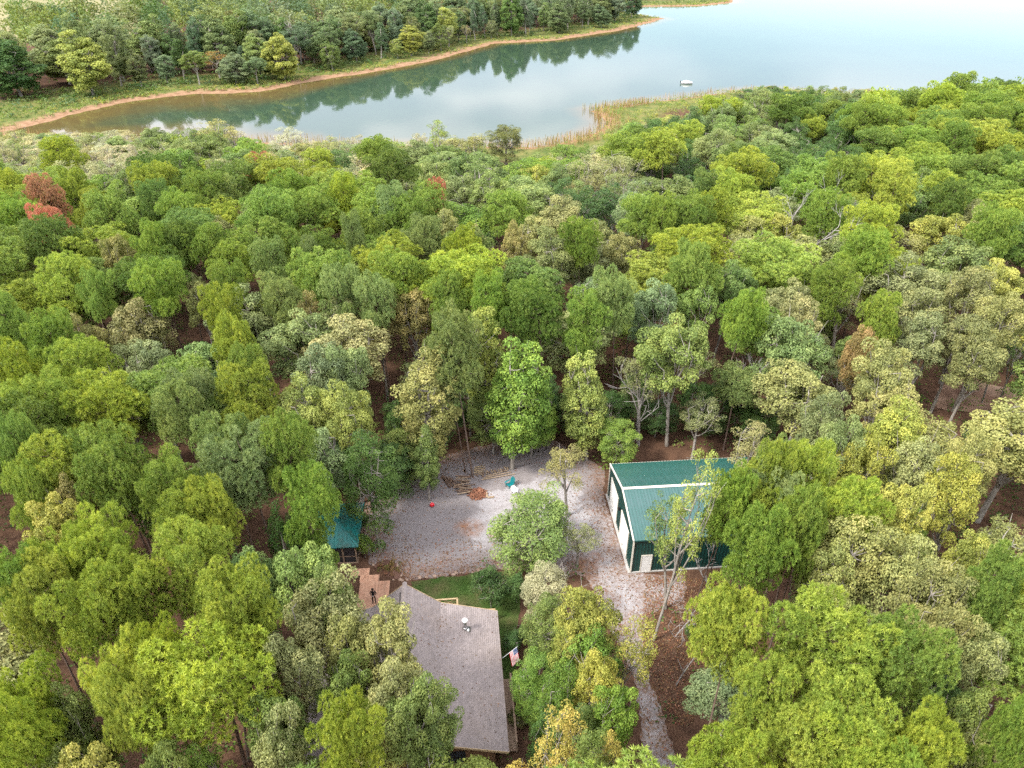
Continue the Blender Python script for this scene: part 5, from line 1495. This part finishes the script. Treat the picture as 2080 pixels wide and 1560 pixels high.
# flag on a slanted pole at the right eave
fr = empty('house_flag', (-0.62, 35.9, 2.75)); tag(fr, 'american flag on a slanted white pole at the right eave', 'flag')
pole_d = Vector((0.80, 0.42, 0.42)).normalized()
mb = MB(); mb.tube([(-.15, -.08, -.08), tuple(pole_d * 1.3)], .016, 8); mb.build('pole', M_WHITE, fr)
mb = MB(); mb.lathe([(.02, -.03), (.04, 0), (.02, .03)], tuple(pole_d * 1.32), 8); mb.build('finial', M_STEEL, fr)
def flag_mat():
    m = bpy.data.materials.new('flag_cloth'); t, p, o = nodes_of(m)
    uv = N(t, 'ShaderNodeAttribute', attribute_name='fly').outputs['Fac']; vv = N(t, 'ShaderNodeAttribute', attribute_name='hoist').outputs['Fac']
    def mth(op, a, b=None):
        n = N(t, 'ShaderNodeMath', operation=op)
        for i, v in enumerate((a, b)):
            if v is None: continue
            if hasattr(v, 'is_output'): t.links.new(v, n.inputs[i])
            else: n.inputs[i].default_value = v
        return n.outputs[0]
    st = mth('MODULO', mth('FLOOR', mth('MULTIPLY', vv, 12.999)), 2.0)
    stripes = mixc(t, st, (0.50, 0.02, 0.035, 1), (0.75, 0.73, 0.72, 1))
    canton = mth('MULTIPLY', mth('LESS_THAN', uv, 0.4), mth('LESS_THAN', vv, 7 / 13))
    sx = mth('SUBTRACT', mth('FRACT', mth('MULTIPLY', uv, 15.0)), .5); sy = mth('SUBTRACT', mth('FRACT', mth('MULTIPLY', vv, 9.3)), .5)
    star = mth('LESS_THAN', mth('ADD', mth('MULTIPLY', sx, sx), mth('MULTIPLY', sy, sy)), 0.05)
    blue = mixc(t, star, (0.012, 0.04, 0.17, 1), (0.75, 0.75, 0.75, 1))
    t.links.new(mixc(t, canton, stripes, blue), p.inputs['Base Color']); p.inputs['Roughness'].default_value = 0.8
    return m
nu, nv = 24, 16
V, A_, B_ = [], [], []
fly = Vector((0.22, -0.55, -0.82)).normalized()
for i in range(nv + 1):
    for j in range(nu + 1):
        hoist = i / nv; f = j / nu
        p_ = pole_d * (1.25 - 0.76 * hoist) + fly * 1.12 * f + pole_d.cross(fly) * 0.05 * math.sin(f * 7 + hoist * 3) * f
        V.append(p_[:]); A_.append(f); B_.append(hoist)
Q = [(i * (nu + 1) + j, i * (nu + 1) + j + 1, (i + 1) * (nu + 1) + j + 1, (i + 1) * (nu + 1) + j) for i in range(nv) for j in range(nu)]
fo = put('cloth', mesh_np('flag_cloth', V, quads=Q, mats=[flag_mat()], smooth=True, attrs={'fly': ('FLOAT', A_), 'hoist': ('FLOAT', B_)}), fr)
sm = fo.modifiers.new('thick', 'SOLIDIFY'); sm.thickness = 0.008

# ------------------------------------------------------------------ gazebo with teal hip roof
gz_o = empty('gazebo', (-16.95, 50.9, 0), R(4.0))
tag(gz_o, 'screened gazebo with teal metal hip roof left of the yard', 'gazebo')
GX, GY, GE, GR, RL = 2.25, 3.05, 2.55, 4.15, 0.85
mb = MB()
A = [(-GX, -GY, GE), (GX, -GY, GE), (GX, GY, GE), (-GX, GY, GE)]; T0, T1 = (0, -RL, GR), (0, RL, GR)
mb.add(A + [T0, T1] + [(x, y, z - .1) for x, y, z in A], [(0, 1, 4), (1, 2, 5, 4), (2, 3, 5), (3, 0, 4, 5), (0, 6, 7, 1), (1, 7, 8, 2), (2, 8, 9, 3), (3, 9, 6, 0), (6, 9, 8, 7)])
rf = mb.build('roof', M_TEALROOF, gz_o)
mb = MB()
for k in range(-5, 6):
    x = k * .4; zt = GE + (GR - GE) * (1 - abs(x) / GX); yt = -GY + (GY - RL) * (1 - abs(x) / GX)
    for s in (1, -1): mb.bar((x, -GY * s, GE + .015), (x, yt * s, zt + .015), .035, .05)
for k in range(-7, 8):
    y = k * .4
    f = 1.0 if abs(y) <= RL else 1 - (abs(y) - RL) / (GY - RL)
    for s in (1, -1): mb.bar((s * GX, y, GE + .015), (s * GX * (1 - f), y, GE + (GR - GE) * f + .015), .035, .05)
mb.build('roof_ribs', M_TEALROOF, rf)
mb = MB()
for c in A: mb.bar((c[0], c[1], c[2] + .02), ((T0 if c[1] < 0 else T1)[0], (T0 if c[1] < 0 else T1)[1], GR + .03), .14, .05)
mb.bar((0, -RL, GR + .03), (0, RL, GR + .03), .16, .05); mb.build('hip_cap', M_TEALROOF, rf)
WX, WY = 1.85, 2.6
for x, y in [(-WX, -WY), (-.62, -WY), (.62, -WY), (WX, -WY), (WX, -.9), (WX, .9), (WX, WY), (-WX, WY), (-WX, .9), (-WX, -.9)]:
    mb = MB(); mb.span((x - .07, y - .07, 0), (x + .07, y + .07, GE - .1)); mb.build('post', M_POST, gz_o)
for x0, x1, y0, y1 in [(-WX, -.62, -WY, -WY), (-.62, .62, -WY, -WY), (.62, WX, -WY, -WY), (WX, WX, -WY, -.9), (WX, WX, -.9, .9), (WX, WX, .9, WY)]:
    if y0 == y1:
        mb = MB(); mb.span((x0 + .075, y0 - .01, .12), (x1 - .075, y0 + .01, GE - .12)); sc = mb.build('screen', M_SCREEN, gz_o)
        mb = MB(); mb.span((x0 + .075, y0 - .03, .85), (x1 - .075, y0 - .012, .93)); mb.build('screen_rail', M_POST, sc)
    else:
        mb = MB(); mb.span((x0 - .01, y0 + .075, .12), (x0 + .01, y1 - .075, GE - .12)); sc = mb.build('screen', M_SCREEN, gz_o)
        mb = MB(); mb.span((x0 + .012, y0 + .075, .85), (x0 + .03, y1 - .075, .93)); mb.build('screen_rail', M_POST, sc)
mb = MB(); mb.span((-WX - .1, -WY - .1, 0), (WX + .1, WY + .1, .10)); mb.build('floor', M_POST, gz_o)

# ------------------------------------------------------------------ flower bed and stone edging
def stone_mesh(seed):
    rg_ = np.random.default_rng(seed); bm = bmesh.new(); bmesh.ops.create_icosphere(bm, subdivisions=1, radius=0.5)
    for v in bm.verts: v.co *= rg_.uniform(0.75, 1.15)
    me = bpy.data.meshes.new('stone'); bm.to_mesh(me); bm.free(); me.materials.append(M_ROCK); return me
STONES = [stone_mesh(s) for s in range(5)]
def stones_along(root, pts, step, size, seed):
    rs = random.Random(seed); pts = [Vector(p) for p in pts]
    for a, b in zip(pts[:-1], pts[1:]):
        n = max(1, int((b - a).length / step))
        for k in range(n):
            q = a.lerp(b, (k + rs.uniform(.1, .9)) / n); s = size * rs.uniform(.45, 1.5)
            if rs.random() < .15: continue
            put('stone', STONES[rs.randrange(5)], root, (q.x + rs.uniform(-.14, .14), q.y + rs.uniform(-.14, .14), s * .12), (0, 0, rs.uniform(0, 6)), (s * rs.uniform(1, 1.6), s, s * .6))
edge = empty('stone_edging', (0, 0, 0)); tag(edge, 'line of tan edging stones between gravel and lawn', 'edging')
stones_along(edge, [at(*p) for p in ((815, 1180), (860, 1174), (940, 1164), (1000, 1158), (1046, 1157), (1070, 1160))], .34, .27, 3)
bed = empty('flower_bed', (0, 0, 0)); tag(bed, 'mulched flower bed ringed with stones beside the plank deck', 'flower bed')
bc = at(783, 1158); ring = [at(*p) for p in ((758, 1150), (768, 1142), (785, 1136), (800, 1142), (812, 1154), (817, 1168), (813, 1176), (796, 1177))]
stones_along(bed, ring, .30, .25, 5)
mbv = []
cx, cy_ = np.mean([p[0] for p in ring]), np.mean([p[1] for p in ring])
P0 = rough_poly(np.array(ring), step=.3, amp=.04)
vv = [(cx, cy_, .28)] + [(cx + (p[0] - cx) * .55, cy_ + (p[1] - cy_) * .55, .24 + .04 * math.sin(i * 2.1)) for i, p in enumerate(P0)] + [(p[0], p[1], .03) for p in P0]
n = len(P0)
ff = [(0, 1 + i, 1 + (i + 1) % n) for i in range(n)] + [(1 + i, 1 + n + i, 1 + n + (i + 1) % n, 1 + (i + 1) % n) for i in range(n)]
mb = MB(); mb.add(vv, ff); mb.build('mulch', M_MULCH, bed, smooth=True)
rgp = np.random.default_rng(4)
q = np.column_stack([rgp.normal(cx, .55, 26), rgp.normal(cy_ - .1, .5, 26), np.full(26, .42)])
V, tone = leaf_cloud(rgp, q, np.full(26, .28), 26, .13, up=.6)
tint = np.array([srgb(*c, K) for c in ((150, 128, 70), (120, 118, 60), (160, 120, 84))])[rgp.integers(0, 3, 26)]
mp_ = put('dry_plants', mesh_np('dry_plants', V, quads=np.arange(len(V)).reshape(-1, 4), mats=[M_MASS], attrs={'rnd': ('FLOAT', tone), 'tint': ('FLOAT_COLOR', np.repeat(tint, 26 * 4, 0))}), bed); mp_['kind'] = 'stuff'

# ------------------------------------------------------------------ lumber, logs, firewood
rl = random.Random(21)
def log(a, b, r, mat, name, label, group, za=0.1, zb=None, n=8):
    ax, ay = at(*a); bx, by = at(*b); zb = za if zb is None else zb
    mid = ((ax + bx) / 2 + rl.uniform(-.05, .05), (ay + by) / 2 + rl.uniform(-.05, .05), (za + zb) / 2)
    mb = MB(); mb.tube([(ax, ay, za), mid, (bx, by, zb)], [r, r * .95, r * .85], n)
    tag(mb.build(name, mat, None, smooth=False), label, 'log', group)
ORD = ['first', 'second', 'third', 'fourth', 'fifth', 'sixth', 'seventh', 'eighth', 'ninth', 'tenth', 'eleventh', 'twelfth', 'thirteenth', 'fourteenth', 'fifteenth', 'sixteenth', 'seventeenth', 'eighteenth', 'nineteenth', 'twentieth']
for k in range(20):
    y_ = 974 + k * 1.6 + rl.uniform(-.8, .8); lay = rl.randrange(4)
    x0 = 922 + rl.uniform(-6, 9) + k * .4; x1 = 962 + rl.uniform(-12, 4); tl = rl.uniform(-2.5, 4)
    log((x0, y_ + tl), (x1, y_ - tl * .6), rl.uniform(.045, .075), M_LOGPALE if rl.random() < .7 else M_LOG, 'peeled_pole', ORD[k] + ' pole from the back of the log stack, lying crosswise', 'poles in the log stack', .08 + .12 * lay, .08 + .12 * lay + rl.uniform(-.05, .1))
for k in range(10):
    log((898 + k * 1.9 + rl.uniform(-2, 2), 968 + k * .9), (913 + k * 2.0, 993 - k * .6 + rl.uniform(-3, 2)), rl.uniform(.045, .07), M_LOG, 'brown_pole', ORD[k] + ' brown pole from the left at the left end of the log stack', 'brown poles left of the log stack', .08 + .12 * (k % 3))
for k in range(3):
    log((978 + 4 * k, 976 - 3.5 * k), (1046 - 8 * k, 964 - 3.5 * k), .065, M_LOGPALE, 'long_pole', ['long pale pole nearest the turquoise chair', 'long pale pole in the middle behind the log stack', 'long pale pole farthest back behind the log stack'][k], 'long poles behind the log stack', .12)
for k in range(9):
    y_ = 948 + k * 1.9
    log((962 + rl.uniform(0, 3), y_ + 2), (984 + rl.uniform(-4, 3), y_ + rl.uniform(-1, 1)), .05, M_TIMBER if k % 2 else M_LOGPALE, 'sawn_board', ORD[k] + ' yellowish sawn length from the back, right of the pine trunk', 'sawn lengths behind the pine trunk', .08 + .1 * (k % 2))
for k in range(15):
    x_ = 968 + k * 4.3 + rl.uniform(-1, 1); y_ = 968 - k * .85 + rl.uniform(-1.5, 1)
    log((x_ + rl.uniform(-2, 2), y_ - 4), (x_ + 3.2, y_ + 1.6), rl.uniform(.06, .095), M_LOGPALE if k % 3 else M_LOG, 'short_log', ORD[k] + ' short cut log from the left in the row behind the long poles', 'short logs in the row', .1 + .12 * (k % 2), .16 + .12 * (k % 2))
# firewood heap
mb = MB(); fx_, fy_ = at(970, 1004)
for k in range(230):
    a = rl.uniform(0, 6.28); rr = 1.05 * math.sqrt(rl.random()); hz = .36 * (1 - (rr / 1.1) ** 2)
    c = Vector((fx_ + rr * math.cos(a), fy_ + rr * .9 * math.sin(a), .06 + hz * rl.random()))
    d = Vector((rl.gauss(0, 1), rl.gauss(0, 1), rl.gauss(0, .25))).normalized() * rl.uniform(.12, .24)
    mb.bar(c - d, c + d, rl.uniform(.05, .1), rl.uniform(.04, .08))
tag(mb.build('firewood_heap', M_FIRE), 'round heap of split reddish firewood in front of the log stack', 'firewood', kind='stuff')
for a, b, lab in (((987, 1001), (990, 1012), 'short pale board standing off the right of the firewood heap'), ((991, 1012), (1003, 1011), 'second short pale board forming an L beside the firewood heap')):
    p0, p1 = at(*a), at(*b); mb = MB(); mb.bar((p0[0], p0[1], .12), (p1[0], p1[1], .10), .22, .1)
    tag(mb.build('timber_board', M_LOGPALE, bevel=.01), lab, 'board', 'short boards by the firewood')

# ------------------------------------------------------------------ chairs, ball
def adirondack(px, py, rz, mat, label):
    x, y = at(px, py); r_ = empty('garden_chair', (x, y, 0.03), rz); tag(r_, label, 'chair')
    for s in (-1, 1):
        mb = MB(); mb.bar((s * .28, .36, 0), (s * .28, .34, .52), .05, .09); mb.build('leg', mat, r_)
        mb = MB(); mb.bar((s * .27, .40, .33), (s * .27, -.52, .04), .04, .11); mb.build('leg', mat, r_)
        mb = MB(); mb.span((s * .38 - .08, -.28, .53), (s * .38 + .08, .46, .56)); mb.build('armrest', mat, r_, bevel=.01)
    for k in range(5):
        f = k / 4; mb = MB(); mb.box((0, .36 - f * .52, .37 - f * .17), (.58, .11, .025), M=Matrix.Rotation(R(18), 3, 'X')); mb.build('seat_slat', mat, r_)
    for k in range(5):
        xx = (k - 2) * .115; L = .92 - .05 * abs(k - 2) ** 1.6
        d = Vector((xx * .25, -.42, 1)).normalized()
        a = Vector((xx, -.2, .2)); mb = MB(); mb.bar(a, a + d * L, .105, .025); mb.build('back_slat', mat, r_)
    mb = MB(); mb.box((0, -.42, .55), (.66, .04, .08)); mb.build('back_rail', mat, r_)
adirondack(1036, 988, R(130), M_TEALPLASTIC, 'turquoise slatted garden chair right of the lumber pile')
x, y = at(1045, 1003); r_ = empty('plastic_chair', (x, y, .03), R(-150)); tag(r_, 'white plastic armchair on the gravel below the turquoise chair', 'chair')
mb = MB(); mb.span((-.25, -.24, .40), (.25, .26, .43)); mb.build('seat', M_WHITEPLASTIC, r_, bevel=.012)
mb = MB(); mb.box((0, -.31, .66), (.48, .03, .46), M=Matrix.Rotation(R(14), 3, 'X')); mb.build('backrest', M_WHITEPLASTIC, r_, bevel=.012)
for sx in (-1, 1):
    mb = MB(); mb.bar((sx * .27, -.33, .64), (sx * .30, .26, .62), .055, .03); mb.build('armrest', M_WHITEPLASTIC, r_)
    for sy in (-1, 1):
        mb = MB(); mb.bar((sx * .24, sy * .23, .40 if sy < 0 else .62), (sx * .28, sy * .29, 0), .05, .05); mb.build('leg', M_WHITEPLASTIC, r_)
x, y = at(878, 1029); bm = bmesh.new(); bmesh.ops.create_uvsphere(bm, u_segments=24, v_segments=16, radius=.26)
me = bpy.data.meshes.new('play_ball'); bm.to_mesh(me); bm.free(); me.materials.append(M_RED); me.polygons.foreach_set('use_smooth', [True] * len(me.polygons))
r_ = empty('play_ball', (x, y, .27)); tag(r_, 'round red ball lying on gravel below the narrow dark tree', 'ball')
put('ball', me, r_)
mb = MB(); mb.lathe([(.262, -.012), (.2635, 0), (.262, .012)], (0, 0, 0), 24); b_ = mb.build('seam', M_WHITEPLASTIC, r_, smooth=True); b_.rotation_euler = (R(70), R(20), 0)

# ------------------------------------------------------------------ person on the plank deck
def skin_body(name, V, E_, Rr, root, mat_fn, sub=2):
    me = bpy.data.meshes.new(name); me.from_pydata(V, E_, [])
    o = bpy.data.objects.new(name, me); COL.objects.link(o)
    md = o.modifiers.new('s', 'SKIN'); md.use_smooth_shade = True; md.branch_smoothing = 0.6
    for i, r_ in enumerate(Rr):
        sv = me.skin_vertices[0].data[i]; sv.radius = r_ if hasattr(r_, '__len__') else (r_, r_); sv.use_root = (i == root)
    ms = o.modifiers.new('u', 'SUBSURF'); ms.levels = sub; ms.render_levels = sub
    dg = bpy.context.evaluated_depsgraph_get(); ev = o.evaluated_get(dg)
    m2 = bpy.data.meshes.new_from_object(ev, depsgraph=dg); m2.materials.clear()
    bpy.data.objects.remove(o); bpy.data.meshes.remove(me)
    return m2
px_, py_ = at(760.5, 1223.5, DZ)
per = empty('person', (px_, py_, DZ + .01), R(2)); tag(per, 'person in black shirt and black trousers standing on the plank deck, hands at waist', 'person')
V = [(0, 0, .97), (0, 0, 1.12), (0, 0, 1.30), (0, .01, 1.44), (0, .01, 1.53), (0, 0, 1.60), (0, 0, 1.68), (0, .005, 1.745),
     (-.10, 0, .90), (-.12, -.02, .50), (-.125, .01, .09), (-.135, -.15, .035), (.10, 0, .90), (.12, -.02, .50), (.125, .01, .09), (.135, -.15, .035),
     (-.19, .01, 1.42), (-.27, .03, 1.14), (-.11, -.20, 1.08), (.19, .01, 1.42), (.27, .03, 1.14), (.11, -.20, 1.08)]
E_ = [(0, 1), (1, 2), (2, 3), (3, 4), (4, 5), (5, 6), (6, 7), (0, 8), (8, 9), (9, 10), (10, 11), (0, 12), (12, 13), (13, 14), (14, 15), (3, 16), (16, 17), (17, 18), (3, 19), (19, 20), (20, 21)]
RR = [(.18, .135), (.175, .13), (.20, .135), (.14, .10), .058, .085, .098, .06, .098, .068, .048, .042, .098, .068, .048, .042, .07, .05, .036, .07, .05, .036]
m2 = skin_body('body', V, E_, RR, 0, None)
for mm in (M_SKIN, M_BLACKCLOTH, M_BLACKCLOTH): m2.materials.append(mm)
for pgon in m2.polygons:
    c = pgon.center
    if c.z > 1.49: mi = 0
    elif c.z > .80 and c.y < -.11 and c.z < 1.2: mi = 0
    else: mi = 1
    pgon.material_index = mi
put('body', m2, per)
mb = MB(); mb.lathe([(.02, 1.805), (.07, 1.79), (.105, 1.74), (.112, 1.68), (.10, 1.62), (.09, 1.60)], (0, .018, 0), 16); mb.build('hair', M_HAIR, per, smooth=True)
mb = MB()
for s in (-1, 1): mb.box((s * .034, -.094, 1.675), (.024, .012, .012))
mb.box((0, -.10, 1.60), (.04, .008, .008)); mb.build('face_features', M_HAIR, per)
mb = MB(); mb.box((0, -.108, 1.645), (.022, .03, .04)); mb.build('nose', M_SKIN, per, bevel=.006)
for s in (-1, 1):
    VV = [(s * .115, -.195, 1.08), (s * .075, -.24, 1.085)]; EE = [(0, 1)]; rr = [(.03, .018), (.038, .016)]
    base = len(VV) - 1
    for k in range(4):
        o_ = (k - 1.5) * .019; L = (.07, .08, .075, .058)[k]
        b = len(VV)
        VV += [(s * (.045), -.255 - o_ * .2, 1.085 + o_), (s * (.045 - L * .55), -.262, 1.08 + o_), (s * (.04 - L * .75), -.235, 1.075 + o_)]
        EE += [(base, b), (b, b + 1), (b + 1, b + 2)]; rr += [.0095, .0085, .0075]
    b = len(VV); VV += [(s * .085, -.25, 1.115), (s * .055, -.262, 1.125)]; EE += [(base, b), (b, b + 1)]; rr += [.011, .009]
    hm = skin_body('hand', VV, EE, rr, 0, None, 1); hm.materials.append(M_SKIN); put('hand', hm, per)
mb = MB(); mb.box((0, -.245, 1.075), (.17, .03, .10)); ctl = mb.build('remote_controller', M_WHITEPLASTIC, None, bevel=.008)
ctl.location = (px_, py_, DZ + .01); ctl.rotation_euler = (0, 0, R(2)); tag(ctl, 'small pale remote controller held by the person in black', 'controller')

# ------------------------------------------------------------------ boat on the lake
bx_, by_ = at(1395, 170, WATER_Z)
bt = empty('boat', (bx_, by_, WATER_Z), R(-12)); tag(bt, 'small white motor boat moored on the lake', 'boat')
secs = []
L = 4.9
for k in range(13):
    f = k / 12; w = 0.95 * (1 - max(0, (f - .45) / .55) ** 2.4) * (0.92 + .08 * min(1, f * 4)) + .02
    sh_ = .72 + .28 * f ** 2
    secs.append([(f * L - L / 2, a * w, z) for a, z in ((0, -.25 + .25 * f ** 3), (.72, -.08 + .15 * f ** 2), (.95, .22 + .1 * f), (1.0, sh_), (.86, sh_ + .02), (-.86, sh_ + .02), (-1.0, sh_), (-.95, .22 + .1 * f), (-.72, -.08 + .15 * f ** 2))])
mb = MB(); n = 9; vs = [p for s in secs for p in s]
fs = [(i * n + j, i * n + (j + 1) % n, (i + 1) * n + (j + 1) % n, (i + 1) * n + j) for i in range(12) for j in range(n)] + [tuple(range(n)), tuple(12 * n + j for j in range(n - 1, -1, -1))]
mb.add(vs, fs); mb.build('hull', M_HULL, bt, smooth=False)
mb = MB()
for i in range(12):
    for s in (1, -1):
        a = Vector(secs[i][2 if s > 0 else 7]); b = Vector(secs[i + 1][2 if s > 0 else 7]); o_ = Vector((0, s * .02, -.06)); mb.bar(a + o_, b + o_, .05, .10)
mb.build('waterline_stripe', M_DARK, bt)
mb = MB(); mb.lathe([(1.0, .72), (.98, .95), (.70, 1.22), (.15, 1.34)], (-.2, 0, 0), 20, sx=1.65, sy=.78); mb.build('canvas_cover', M_WHITEPLASTIC, bt, smooth=True)
mb = MB(); mb.span((-L / 2 - .42, -.2, .35), (-L / 2 - .05, .2, 1.15)); mo = mb.build('outboard_motor', M_DARK, bt, bevel=.05)
mb = MB(); mb.span((-L / 2 - .3, -.06, -.3), (-L / 2 - .12, .06, .36)); mb.build('motor_leg', M_DARK, mo)
mb = MB(); mb.bar((.9, -.55, 1.0), (.6, -.5, 1.45), .03, .03); mb.bar((.9, .55, 1.0), (.6, .5, 1.45), .03, .03); mb.bar((.6, -.5, 1.45), (.6, .5, 1.45), .03, .03); mb.build('windshield_frame', M_STEEL, bt)
